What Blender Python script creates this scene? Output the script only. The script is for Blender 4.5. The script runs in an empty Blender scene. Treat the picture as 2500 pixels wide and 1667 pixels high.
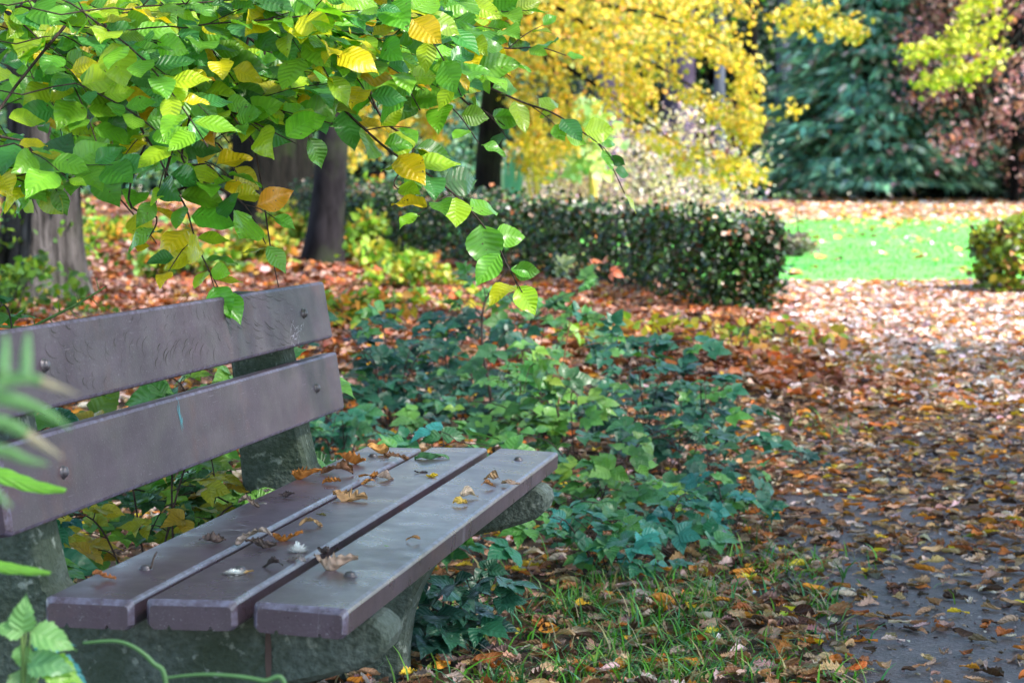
import bpy, math
import numpy as np
from math import sin, cos, pi, radians
rng = np.random.default_rng(7)
SC = bpy.context.scene
COL = SC.collection

# ---------------------------------------------------------------- camera, sky, sun, exposure
K = 2500 / 2352
F, PITCH, ROLL, H = 5414.97, .0667, -.0016, .9702
cd = bpy.data.cameras.new('camera'); cam = bpy.data.objects.new('camera', cd); COL.objects.link(cam)
cam.location = (0, 0, H); cam.rotation_euler = (pi/2 - PITCH, 0, 0)
cd.sensor_width = 36; cd.lens = 36 * F / 2500; cd.clip_start = .05; cd.clip_end = 600
cd.dof.use_dof = True; cd.dof.focus_distance = 3.95; cd.dof.aperture_fstop = 8.8
SC.camera = cam
SUN_EL, SUN_AZ = radians(48), radians(115)          # azimuth measured from +Y towards +X
w = bpy.data.worlds.new('World'); SC.world = w; w.use_nodes = True
nt = w.node_tree; bg = nt.nodes['Background']
sk = nt.nodes.new('ShaderNodeTexSky'); sk.sky_type = 'NISHITA'; sk.sun_disc = False
sk.sun_elevation = SUN_EL; sk.sun_rotation = SUN_AZ; sk.air_density = 1.0; sk.dust_density = .8; sk.ozone_density = 1.0
nt.links.new(sk.outputs[0], bg.inputs[0]); bg.inputs[1].default_value = .15
sl = bpy.data.lights.new('sun', 'SUN'); sl.energy = 3.4; sl.angle = radians(8); sl.color = (1, .94, .86)
so = bpy.data.objects.new('sun', sl); COL.objects.link(so)
so.rotation_euler = (pi/2 - SUN_EL, 0, -SUN_AZ + pi)
so.location = (10, -5, 20)
SC.view_settings.view_transform = 'Standard'; SC.view_settings.look = 'None'
SC.view_settings.gamma = 1; SC.view_settings.exposure = 1.98
SC.render.engine = 'CYCLES'
SC.cycles.max_bounces = 8; SC.cycles.transparent_max_bounces = 8

# ---------------------------------------------------------------- coordinates
def P(px, py, Y):
    """point on the sight line of a photo pixel (2500 px wide) at distance Y"""
    X = (px - 1250) / F; Z = -(py - 833.5) / F
    r = np.array([X, cos(PITCH) + Z*sin(PITCH), -sin(PITCH) + Z*cos(PITCH)])
    return np.array([0, 0, H]) + r * (Y / r[1])
def D(px, py, Y): return P(px*K, py*K, Y)
def gz(x, y):
    x = np.asarray(x, float); y = np.asarray(y, float)
    b = .022*np.clip(y - 7, 0, 37)
    edge = np.interp(y, EY, EX)
    off = np.clip((edge - x)/.8, 0, 1)
    b = b + .17*off**.7*np.exp(-((y-10.5)/2.6)**2)
    n = .03*np.sin(x*2.1+1)*np.sin(y*1.3) + .02*np.sin(x*5.3+y*2.2) + .03
    return b + off*n*np.clip((y-3)/3, 0, 1)
EY = [0, 4.5, 5.2, 5.84, 7.0, 9.3, 12.2, 14.8, 17.2]
EX = [.62, .68, .71, .67, .86, 1.4, 1.7, 1.75, 1.6]
def gpt(xd, yd):
    """ground point seen at display pixel"""
    for Y in np.arange(2.5, 60, .05):
        p = D(xd, yd, Y)
        if p[2] <= gz(p[0], p[1]): return np.array([p[0], p[1], float(gz(p[0], p[1]))])
    return D(xd, yd, 50)
BX, BY, TH, L = -.6073, 2.8324, .1748, 1.7376
Dv = np.array([sin(TH), cos(TH), 0]); Uv = np.array([cos(TH), -sin(TH), 0]); B0 = np.array([BX, BY, 0]); Zv = np.array([0, 0, 1.])
def W(u, s, z): return B0 + Uv*u + Dv*s + Zv*z

# ---------------------------------------------------------------- object helpers
ORG = {}
def tag(o, label=None, cat=None, group=None, kind=None):
    if label: o['label'] = label
    if cat: o['category'] = cat
    if group: o['group'] = group
    if kind: o['kind'] = kind
    return o
def thing(name, loc, label, cat, group=None):
    o = bpy.data.objects.new(name, None); COL.objects.link(o); o.location = [float(a) for a in loc]
    o.empty_display_size = .1; ORG[o.name] = np.array(loc, float)
    return tag(o, label, cat, group)
def mesh(name, V, Fa, mat, parent=None, uv=None, col=None, smooth=True, origin=None):
    V = np.asarray(V, float).reshape(-1, 3); 
    if parent is not None: org = ORG[parent.name]
    else: org = np.zeros(3) if origin is None else np.array(origin, float)
    me = bpy.data.meshes.new(name)
    Vl = (V - org).astype(np.float32)
    if isinstance(Fa, np.ndarray):
        nF, k = Fa.shape; loops = Fa.reshape(-1).astype(np.int32); starts = np.arange(nF, dtype=np.int32)*k
    else:
        nF = len(Fa); loops = np.array([i for f in Fa for i in f], np.int32)
        starts = np.concatenate([[0], np.cumsum([len(f) for f in Fa])[:-1]]).astype(np.int32)
    me.vertices.add(len(Vl)); me.vertices.foreach_set('co', Vl.reshape(-1))
    me.loops.add(len(loops)); me.loops.foreach_set('vertex_index', loops)
    me.polygons.add(nF); me.polygons.foreach_set('loop_start', starts)
    me.polygons.foreach_set('use_smooth', np.full(nF, bool(smooth)))
    me.update(calc_edges=True); me.validate()
    if uv is not None:
        a = me.attributes.new('leafuv', 'FLOAT2', 'POINT'); a.data.foreach_set('vector', np.asarray(uv, np.float32).reshape(-1))
    if col is not None:
        c = np.asarray(col, np.float32)
        if c.shape[1] == 3: c = np.hstack([c, np.ones((len(c), 1), np.float32)])
        a = me.attributes.new('Col', 'FLOAT_COLOR', 'POINT'); a.data.foreach_set('color', c.reshape(-1))
    me.materials.append(mat)
    o = bpy.data.objects.new(name, me); COL.objects.link(o)
    if parent is not None: o.parent = parent; ORG[o.name] = org
    else: o.location = [float(a) for a in org]; ORG[o.name] = org
    return o
class MB:
    def __init__(s): s.v = []; s.f = []; s.uv = []; s.c = []; s.n = 0
    def add(s, V, Fq, uv=None, col=None):
        V = np.asarray(V, float).reshape(-1, 3); s.v.append(V)
        s.f += [[int(i) + s.n for i in f] for f in Fq] if not isinstance(Fq, np.ndarray) else (Fq + s.n).tolist()
        s.uv.append(np.zeros((len(V), 2)) if uv is None else np.asarray(uv, float))
        c = np.array([1, 1, 1.]) if col is None else np.asarray(col, float)
        s.c.append(np.tile(c, (len(V), 1)) if c.ndim == 1 else c); s.n += len(V); return s
    def build(s, name, mat, parent=None, smooth=True, origin=None):
        return mesh(name, np.vstack(s.v), s.f, mat, parent, np.vstack(s.uv), np.vstack(s.c), smooth, origin)
def unit(v):
    v = np.asarray(v, float); return v / (np.linalg.norm(v, axis=-1, keepdims=True) + 1e-9)
def smoothpath(pts, n=5):
    pts = np.asarray(pts, float); out = []
    for i in range(len(pts)-1):
        p0 = pts[max(i-1, 0)]; p1 = pts[i]; p2 = pts[i+1]; p3 = pts[min(i+2, len(pts)-1)]
        for t in np.linspace(0, 1, n, endpoint=False):
            out.append(.5*((2*p1)+(p2-p0)*t+(2*p0-5*p1+4*p2-p3)*t*t+(3*p1-p0-3*p2+p3)*t**3))
    out.append(pts[-1]); return np.array(out)
def tube(pts, r, k=6):
    pts = np.asarray(pts, float); n = len(pts); r = np.broadcast_to(np.asarray(r, float), (n,)) if np.ndim(r) == 0 or len(r) == n else np.interp(np.linspace(0, 1, n), np.linspace(0, 1, len(r)), r)
    t = unit(np.gradient(pts, axis=0)); a = np.array([.3, .2, 1.]) if abs(t[0][2]) < .8 else np.array([1., .2, 0])
    e1 = unit(np.cross(t, a)); e2 = np.cross(t, e1)
    an = np.linspace(0, 2*pi, k, endpoint=False)
    V = pts[:, None, :] + r[:, None, None]*(np.cos(an)[None, :, None]*e1[:, None, :] + np.sin(an)[None, :, None]*e2[:, None, :])
    Fq = [[i*k+j, i*k+(j+1) % k, (i+1)*k+(j+1) % k, (i+1)*k+j] for i in range(n-1) for j in range(k)]
    Fq.append(list(range(k))[::-1]); Fq.append([(n-1)*k+j for j in range(k)])
    ln = np.concatenate([[0], np.cumsum(np.linalg.norm(np.diff(pts, axis=0), axis=1))])
    uv = np.stack([np.tile(an/(2*pi), n), np.repeat(ln, k)], 1)
    return V.reshape(-1, 3), Fq, uv
def rand_unit(n):
    return unit(rng.normal(size=(n, 3)))
def frames(d, nrm):
    """rotation matrices whose y axis is d and z axis is about nrm"""
    y = unit(d); x = unit(np.cross(y, nrm)); z = np.cross(x, y)
    return np.stack([x, y, z], axis=-1)
def inst(T, pos, R, scl, col):
    tv, tf, tuv = T; N = len(pos); n = len(tv)
    scl = np.asarray(scl, float)
    s = scl[:, None, None] if scl.ndim == 1 else scl[:, None, :]
    V = np.einsum('nij,nkj->nki', R, tv[None]*s) + pos[:, None, :]
    Fq = (tf[None] + (np.arange(N)*n)[:, None, None]).reshape(-1, tf.shape[1])
    return V.reshape(-1, 3), Fq, np.tile(tuv, (N, 1)), np.repeat(col, n, axis=0)
def inst_mixed(Ts, pos, R, scl, col):
    which = rng.integers(0, len(Ts), len(pos)); out = []; off = 0
    for i, T in enumerate(Ts):
        m = which == i
        if m.sum() == 0: continue
        V, Fq, u, c = inst(T, pos[m], R[m], scl[m], col[m]); out.append((V, Fq+off, u, c)); off += len(V)
    return [np.concatenate([o[j] for o in out]) for j in range(4)]
def pick(pal, wts, n, jit=.18):
    pal = np.array(pal, float); wts = np.array(wts, float)/sum(wts)
    c = pal[rng.choice(len(pal), n, p=wts)]
    return np.clip(c*(1 + rng.normal(0, jit, (n, 1)))*(1 + rng.normal(0, jit*.35, (n, 3))), .003, .85)

# ---------------------------------------------------------------- leaf templates (y = along the leaf, unit length)
def leaf_T(ns, nc, outline, fold=.15, droop=.15, corr=0., ncorr=8, wav=0., curl=0., seed=0, serr=0., nser=14):
    r = np.random.default_rng(seed); v = np.linspace(0, 1, ns+1); u = np.linspace(-1, 1, nc+1)
    vv, uu = np.meshgrid(v, u, indexing='ij')
    wd = np.interp(vv, np.linspace(0, 1, len(outline)), outline)
    saw = (vv*nser - .0) % 1.0
    wd = wd*(1 + serr*(np.abs(uu) > .9)*(saw - .5))
    x = wd*uu; y = vv - .10*0*np.abs(uu)
    z = fold*np.abs(x) - droop*(vv-.3)**2 + corr*np.sin(2*pi*(vv*ncorr - np.abs(uu)*1.4))*np.minimum(1, np.abs(uu)*2)*np.sin(pi*np.clip(vv, .02, .98))**.5
    z = z + wav*np.sin(vv*11+r.uniform(0, 6)+uu*1.5)*np.abs(uu)
    if curl:
        a = uu*curl*r.uniform(.6, 1.3) + r.uniform(-.3, .3); rad = wd/max(curl, .01)
        x = np.sin(a)*rad; z = z*.4 + (1-np.cos(a))*rad
        b = (vv-.5)*curl*r.uniform(-.8, 1.2); y2 = np.sin(b)/max(abs(b).max(), .01)*.5 if False else y
        z = z + .35*curl*(vv-.5)**2*r.uniform(-.6, 1.0) + .05*np.sin(vv*7+uu*3+r.uniform(0, 6))
        x = x + .08*np.sin(vv*4+r.uniform(0, 6))
    V = np.stack([x, y, z], -1).reshape(-1, 3)
    idx = np.arange((ns+1)*(nc+1)).reshape(ns+1, nc+1)
    Fq = np.stack([idx[:-1, :-1], idx[:-1, 1:], idx[1:, 1:], idx[1:, :-1]], -1).reshape(-1, 4)
    return V, Fq, np.stack([uu, vv], -1).reshape(-1, 2)
OVATE = [.0, .16, .27, .325, .335, .32, .28, .225, .15, .07, .0]
POINTY = [.0, .22, .33, .36, .34, .30, .24, .17, .10, .045, .0]
NARROW = [.0, .10, .16, .19, .20, .19, .17, .13, .09, .04, 0]
ROUND = [.0, .30, .42, .47, .48, .46, .42, .35, .25, .12, 0]
OAK = [.02, .05, .13, .11, .24, .15, .31, .18, .33, .17, .30, .12, .17, .0]
OAK2 = [.02, .10, .20, .13, .32, .16, .40, .2, .36, .17, .22, .0]
BEECH = [leaf_T(26, 6, [.015]+OVATE[1:], fold=f, droop=d, corr=.004, ncorr=8.5, wav=wv, seed=i, serr=.05, nser=8.5) for i, (f, d, wv) in enumerate([(.12, .1, .02), (.3, .3, .03), (.02, .5, .04), (.2, -.1, .03), (.35, .15, .05)])]
BRAMBLE = [leaf_T(14, 4, POINTY, fold=f, droop=d, corr=.012, ncorr=6, wav=.02, seed=i, serr=.16, nser=7) for i, (f, d) in enumerate([(.15, .2), (.3, .35), (.05, .1)])]
DRY = [leaf_T(13, 6, [OAK, OAK2, OAK, OVATE][i % 4], fold=.1, droop=.1, curl=c, seed=20+i) for i, c in enumerate([.5, 1.2, 1.9, 1.6, .9, 2.3, .4, 1.4])]
DRYLOW = [leaf_T(5, 2, [.03, .2, .33, .3, .36, .0], fold=.2, droop=.3, curl=c, seed=40+i) for i, c in enumerate([.6, 1.4, 1.0])]
MID = [leaf_T(5, 2, OVATE, fold=.25, droop=d, seed=50+i) for i, d in enumerate([.2, .5, 0])]
LOW = [leaf_T(2, 2, [.05, .42, .02], fold=.3, droop=.3, seed=60)]
# star-shaped maple leaf: five points
def maple_T():
    V = [[0, 0, 0], [0, .35, .02]]; a = np.linspace(-2.2, 2.2, 11); rr = [.35, .22, .5, .24, .6, .28, .6, .24, .5, .22, .35]
    rr = [.38, .22, .52, .26, .55, .65, .55, .26, .52, .22, .38]
    for i, (ang, q) in enumerate(zip(a, rr)): V.append([sin(ang)*q, .35+cos(ang)*q, .06*sin(i*2.1)])
    V = np.array(V); Fq = [[1, 2+i, 3+i, 3+i] for i in range(10)]
    Fq = np.array([[1, 2+i, 3+i, 4+i] for i in range(0, 9, 2)])
    return V, Fq, np.stack([V[:, 0], V[:, 1]], -1)
MAPLE = [maple_T()]
def spray_T(seed):
    r = np.random.default_rng(seed); V = []; Fq = []
    for i, a in enumerate(np.linspace(-1.1, 1.1, 7)):
        l = (1 - .35*abs(a))*r.uniform(.8, 1.1); b = .25*(3-abs(i-3))/3; wd = .075
        d = np.array([sin(a), cos(a), -.12]); p = np.array([-d[1], d[0], 0]); s = np.array([0, b, 0.])
        n = len(V); V += [s-p*wd*.5, s+p*wd*.5, s+d*l*.6+p*wd+[0, 0, -.03], s+d*l+[0, 0, -.12], s+d*l*.6-p*wd+[0, 0, -.03]]
        Fq += [[n, n+1, n+2, n+4], [n+4, n+2, n+3, n+3]]
    Fq2 = [[f[0], f[1], f[2], f[3]] for f in Fq if f[2] != f[3]]
    V = np.array(V)
    # tip triangles written as thin quads
    ex = []; 
    for k in range(7):
        n = k*5; V = np.vstack([V, (V[n+3]+V[n+2])/2+[0, 0, .005]]); ex.append([n+4, n+2, len(V)-1, n+3])
    return V, np.array(Fq2+ex), np.stack([V[:, 0]*.3, V[:, 1]], -1)
SPRAY = [spray_T(i) for i in range(3)]

# ---------------------------------------------------------------- materials
def nm(name):
    m = bpy.data.materials.new(name); m.use_nodes = True; t = m.node_tree; b = t.nodes['Principled BSDF']; return m, t, b
def N(t, ty, **kw):
    n = t.nodes.new(ty)
    for k, v in kw.items(): setattr(n, k, v)
    return n
def math_n(t, op, a, b=None, c=None):
    n = N(t, 'ShaderNodeMath', operation=op)
    for i, q in enumerate((a, b, c)):
        if q is None: continue
        if isinstance(q, (int, float)): n.inputs[i].default_value = q
        else: t.links.new(q, n.inputs[i])
    return n.outputs[0]
def mixc(t, fac, a, b, mode='MIX'):
    n = N(t, 'ShaderNodeMix', data_type='RGBA', blend_type=mode)
    for i, q in ((0, fac), (6, a), (7, b)):
        if isinstance(q, (int, float)): n.inputs[i].default_value = q
        elif isinstance(q, tuple): n.inputs[i].default_value = (*q, 1)
        else: t.links.new(q, n.inputs[i])
    return n.outputs[2]
def noise(t, scale, detail=4, vec=None, rough=.5, dist=0):
    n = N(t, 'ShaderNodeTexNoise'); n.inputs['Scale'].default_value = scale; n.inputs['Detail'].default_value = detail
    n.inputs['Roughness'].default_value = rough; n.inputs['Distortion'].default_value = dist
    if vec is None:
        tc = N(t, 'ShaderNodeTexCoord'); vec = tc.outputs['Object']
    t.links.new(vec, n.inputs['Vector']); return n.outputs['Fac']
def ramp(t, fac, *st):
    n = N(t, 'ShaderNodeValToRGB'); e = n.color_ramp.elements
    while len(e) < len(st): e.new(.5)
    for i, (p, c) in enumerate(st): e[i].position = p; e[i].color = (*c, 1) if isinstance(c, tuple) else (c, c, c, 1)
    t.links.new(fac, n.inputs[0]); return n.outputs[0]
def bump(t, b, hgt, dist, strength=1):
    n = N(t, 'ShaderNodeBump'); n.inputs['Strength'].default_value = strength; n.inputs['Distance'].default_value = dist
    t.links.new(hgt, n.inputs['Height']); t.links.new(n.outputs[0], b.inputs['Normal']); return n
def leafmat(name, rough=.45, trans=.35, veins=0, spec=.5, spots=0., vd=.002, coat=0):
    m, t, b = nm(name); at = N(t, 'ShaderNodeAttribute', attribute_name='Col'); c = at.outputs['Color']
    uvn = N(t, 'ShaderNodeAttribute', attribute_name='leafuv'); sep = N(t, 'ShaderNodeSeparateXYZ'); t.links.new(uvn.outputs['Vector'], sep.inputs[0])
    au = math_n(t, 'ABSOLUTE', sep.outputs[0])
    if veins:
        wob = math_n(t, 'MULTIPLY', noise(t, 45, 2), .55)
        ph = math_n(t, 'ADD', wob, math_n(t, 'SUBTRACT', math_n(t, 'MULTIPLY', sep.outputs[1], float(veins)), math_n(t, 'MULTIPLY', au, 1.4)))
        sn = math_n(t, 'SINE', math_n(t, 'MULTIPLY', ph, 2*pi))
        rib = math_n(t, 'LESS_THAN', au, .045); v = math_n(t, 'MAXIMUM', math_n(t, 'POWER', math_n(t, 'MAXIMUM', sn, 0.), 6.), rib)
        lighter = mixc(t, 1.0, c, (1.5, 1.35, 1.3), 'MULTIPLY')
        c = mixc(t, math_n(t, 'MULTIPLY', v, .28), c, lighter)
        bump(t, b, math_n(t, 'ADD', sn, math_n(t, 'MULTIPLY', rib, -1.5)), vd, .6)
    tc = N(t, 'ShaderNodeTexCoord')
    nz = noise(t, 60, 3, tc.outputs['Object'])
    c = mixc(t, ramp(t, nz, (.35, 0.), (.7, .35)), c, mixc(t, 1.0, c, (.60, .62, .50), 'MULTIPLY'))
    if spots:
        sp = noise(t, 130, 2, tc.outputs['Object']); c = mixc(t, ramp(t, sp, (.70, 0.), (.74, spots)), c, (.10, .05, .02))
    t.links.new(c, b.inputs['Base Color']); b.inputs['Roughness'].default_value = rough
    b.inputs['Specular IOR Level'].default_value = spec
    if coat: b.inputs['Coat Weight'].default_value = coat; b.inputs['Coat Roughness'].default_value = .25
    tr = N(t, 'ShaderNodeBsdfTranslucent'); t.links.new(mixc(t, 1.0, c, (1.15, 1.2, .55), 'MULTIPLY'), tr.inputs[0])
    mx = N(t, 'ShaderNodeMixShader'); mx.inputs[0].default_value = trans
    t.links.new(b.outputs[0], mx.inputs[1]); t.links.new(tr.outputs[0], mx.inputs[2])
    t.links.new(mx.outputs[0], t.nodes['Material Output'].inputs[0]); return m
M = {}
M['beech'] = leafmat('beech_leaf', .38, .38, 8.5, .5, .9, .0009, coat=.6)
M['bramble'] = leafmat('bramble_leaf', .42, .25, 6, .5, .5, .0008, coat=.2)
M['dry'] = leafmat('dry_leaf', .6, .15, 5, .35, .5, .0015)
M['litter'] = leafmat('litter_leaf', .45, .12, 0, .5, .3)
M['foliage'] = leafmat('foliage', .5, .35, 0, .4)
M['conifer'] = leafmat('conifer_spray', .6, .25, 0, .3)
M['grass'] = leafmat('grass_blade', .4, .3, 0, .4)
def bark(name, c1, c2, sx=18, sy=3, bd=.02, moss=(.05, .08, .02), ma=.3):
    m, t, b = nm(name); tc = N(t, 'ShaderNodeTexCoord'); mp = N(t, 'ShaderNodeMapping'); mp.inputs['Scale'].default_value = (sx, sx, sy)
    t.links.new(tc.outputs['Object'], mp.inputs[0]); a = noise(t, 1, 6, mp.outputs[0], .6, .6)
    c = mixc(t, ramp(t, a, (.35, 0.), (.65, 1.)), c1, c2)
    g = noise(t, 2.2, 5); c = mixc(t, ramp(t, g, (.5, 0.), (.7, ma)), c, moss)
    t.links.new(c, b.inputs['Base Color']); b.inputs['Roughness'].default_value = .9; b.inputs['Specular IOR Level'].default_value = .12; bump(t, b, a, bd); return m
M['bark'] = bark('trunk_bark', (.001, .001, .001), (.013, .010, .009), 22, 2, .05)
M['ridged'] = bark('ridged_bark', (.003, .0025, .002), (.10, .09, .09), 20, 1.4, .06, ma=.15)
M['smoothbark'] = bark('smooth_bark', (.006, .005, .006), (.020, .017, .020), 10, 4, .004)
M['twig'] = bark('twig_bark', (.03, .02, .018), (.09, .065, .06), 200, 40, .0008, ma=.0)
M['greenstem'] = bark('green_stem', (.10, .17, .05), (.16, .24, .08), 100, 20, .0006, ma=0)
M['redstem'] = bark('red_stem', (.22, .09, .05), (.30, .14, .08), 100, 20, .0006, ma=0)
M['greybark'] = bark('grey_bark', (.05, .06, .08), (.10, .11, .14), 8, 2, .01, ma=.1)
M['mauvebark'] = bark('mauve_bark', (.06, .045, .07), (.13, .10, .16), 8, 2, .01, ma=.1)
M['ochrestem'] = bark('ochre_stem', (.5, .30, .07), (.62, .42, .12), 8, 3, .004, ma=.2)

def plank_mat(name, streaks):
    m, t, b = nm(name)
    at = N(t, 'ShaderNodeAttribute', attribute_name='leafuv'); uv = at.outputs['Vector']
    mp = N(t, 'ShaderNodeMapping'); mp.inputs['Scale'].default_value = (2.2, 9, 1); t.links.new(uv, mp.inputs[0])
    big = noise(t, 2.2, 6, mp.outputs[0], .55)
    c = mixc(t, ramp(t, big, (.35, 0.), (.68, 1.)), (.050, .032, .048), (.080, .055, .080))
    tc = N(t, 'ShaderNodeTexCoord')
    g = noise(t, 9, 6, tc.outputs['Object'], .65)
    c = mixc(t, ramp(t, g, (.52, 0.), (.70, .4)), c, (.036, .028, .031))           # grime
    rs = noise(t, 5.5, 5, tc.outputs['Object'], .6)
    c = mixc(t, ramp(t, rs, (.58, 0.), (.70, .5)), c, (.12, .055, .05))            # rusty wear
    sp = noise(t, 420, 2, tc.outputs['Object'])
    c = mixc(t, ramp(t, sp, (.66, 0.), (.73, .7)), c, (.26, .25, .28))            # pale specks
    sp2 = noise(t, 300, 2, tc.outputs['Object'])
    c = mixc(t, ramp(t, sp2, (.28, .7), (.36, 0.)), c, (.02, .017, .017))
    # fine scratches along the plank
    m3 = N(t, 'ShaderNodeMapping'); m3.inputs['Scale'].default_value = (14, 330, 1); m3.inputs['Rotation'].default_value = (0, 0, .12); t.links.new(uv, m3.inputs[0])
    sc = noise(t, 1, 2, m3.outputs[0]); msk = noise(t, 7, 2, tc.outputs['Object'])
    f = math_n(t, 'MULTIPLY', ramp(t, sc, (.67, 0.), (.72, .5)), ramp(t, msk, (.5, 0.), (.62, 1.)))
    c = mixc(t, f, c, (.24, .22, .27))
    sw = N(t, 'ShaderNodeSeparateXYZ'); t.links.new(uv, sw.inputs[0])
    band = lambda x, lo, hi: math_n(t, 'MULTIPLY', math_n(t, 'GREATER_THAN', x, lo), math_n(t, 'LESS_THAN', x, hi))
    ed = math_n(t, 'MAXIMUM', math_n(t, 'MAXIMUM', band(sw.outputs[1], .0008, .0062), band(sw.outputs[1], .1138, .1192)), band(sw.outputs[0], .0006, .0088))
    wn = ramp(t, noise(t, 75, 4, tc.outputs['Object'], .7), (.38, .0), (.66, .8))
    c = mixc(t, math_n(t, 'MULTIPLY', ed, wn), c, (.17, .16, .24))             # worn edges, with their bluish sky sheen painted into the colour
    if streaks: c = mixc(t, 1., c, (.80, .76, .80), 'MULTIPLY')
    t.links.new(c, b.inputs['Base Color'])
    rr = noise(t, 14, 4, tc.outputs['Object'])
    t.links.new(ramp(t, rr, (.35, .44 if streaks else .25), (.65, .56 if streaks else .38)), b.inputs['Roughness']); b.inputs['Specular IOR Level'].default_value = .4 if streaks else .75
    fb = noise(t, 260, 3, tc.outputs['Object']); bump(t, b, fb, .0006, .5); return m
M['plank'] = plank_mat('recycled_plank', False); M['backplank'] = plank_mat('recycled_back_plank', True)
def concrete():
    m, t, b = nm('mossy_concrete'); a = noise(t, 120, 5); g = noise(t, 6, 6); p = noise(t, 45, 3)
    c = mixc(t, ramp(t, a, (.3, 0.), (.7, 1.)), (.042, .056, .050), (.13, .16, .15))
    c = mixc(t, ramp(t, g, (.36, 0.), (.6, .85)), c, (.022, .038, .018))
    c = mixc(t, ramp(t, p, (.62, 0.), (.70, .8)), c, (.22, .25, .22))
    t.links.new(c, b.inputs['Base Color']); b.inputs['Roughness'].default_value = .85; bump(t, b, math_n(t, 'ADD', a, p), .006); return m
M['concrete'] = concrete()
def simple(name, c, rough=.5, metal=0, n=None):
    m, t, b = nm(name); a = noise(t, n or 40, 4)
    t.links.new(mixc(t, ramp(t, a, (.3, 0.), (.7, 1.)), tuple(q*.75 for q in c), tuple(min(1, q*1.15) for q in c)), b.inputs['Base Color'])
    b.inputs['Roughness'].default_value = rough; b.inputs['Metallic'].default_value = metal; return m
M['bolt'] = simple('weathered_steel', (.10, .09, .105), .42, .5, 300)
M['teal'] = simple('teal_paint', (.02, .30, .40), .4)
M['scratch'] = simple('pale_scratch', (.42, .40, .48), .5)
M['algae'] = simple('dark_algae', (.026, .022, .018), .8)
M['rust'] = simple('rust', (.075, .045, .04), .8)
M['down'] = simple('white_down', (.85, .85, .85), .9, 0, 300)
M['stone'] = simple('stone', (.45, .50, .60), .5)
def groundmat(name, c1, c2, c3, s1=9, s2=120, bd=.01, rough=.9, spec=.3):
    m, t, b = nm(name); a = noise(t, s1, 6, None, .65); f = noise(t, s2, 4, None, .7); e = noise(t, 2.1, 5)
    c = mixc(t, ramp(t, a, (.35, 0.), (.65, 1.)), c1, c2); c = mixc(t, ramp(t, f, (.55, 0.), (.68, 1.)), c, c3)
    c = mixc(t, ramp(t, e, (.4, 0.), (.6, .35)), c, mixc(t, 1., c, (.6, .58, .55), 'MULTIPLY'))
    t.links.new(c, b.inputs['Base Color']); b.inputs['Roughness'].default_value = rough; b.inputs['Specular IOR Level'].default_value = spec
    bump(t, b, f, bd); return m
M['soil'] = groundmat('forest_soil', (.035, .022, .015), (.085, .05, .03), (.16, .09, .05))
M['path'] = groundmat('gritty_path', (.026, .015, .019), (.088, .056, .066), (.22, .16, .19), 22, 85, .025, .5, .6)
M['lawn'] = groundmat('lawn', (.10, .46, .07), (.16, .54, .10), (.26, .60, .18), 3, 30, .02)

# ---------------------------------------------------------------- the setting: ground, path, lawn
def sheet(name, xs_l, xs_r, ys, nx, mat, lift, kind='structure'):
    V = []; 
    for i, y in enumerate(ys):
        xx = np.linspace(xs_l[i], xs_r[i], nx)
        V += [[x, y, float(gz(x, y)) + lift] for x in xx]
    n = len(ys); Fq = np.array([[i*nx+j, i*nx+j+1, (i+1)*nx+j+1, (i+1)*nx+j] for i in range(n-1) for j in range(nx-1)])
    return tag(mesh(name, V, Fq, mat), kind=kind)
ys = np.concatenate([np.arange(-14, 2, 1.), np.arange(2, 18, .2), np.arange(18, 46, .8), np.arange(46, 261, 12.)])
g_nx = 121
xt = np.linspace(-1, 1, g_nx); xw = np.sign(xt)*(np.abs(xt)*8 + np.abs(xt)**4*140)
V = np.array([[x, y, float(gz(x, y))] for y in ys for x in xw])
Fq = np.array([[i*g_nx+j, i*g_nx+j+1, (i+1)*g_nx+j+1, (i+1)*g_nx+j] for i in range(len(ys)-1) for j in range(g_nx-1)])
tag(mesh('ground', V, Fq, M['soil']), kind='structure')
py_ = np.arange(-4, 17.3, .12)
sheet('path', np.interp(py_, EY, EX) + .05*np.sin(py_*5.1) + .03*np.sin(py_*13.7), np.full(len(py_), 6.) + .1*np.sin(py_*3), py_, 46, M['path'], .006)
ly_ = np.arange(17.2, 34, .4)
sheet('lawn', np.interp(ly_, [17, 20, 25, 34], [1.3, .8, -1.0, -9.]) , np.full(len(ly_), 22.), ly_, 60, M['lawn'], .005)

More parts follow.
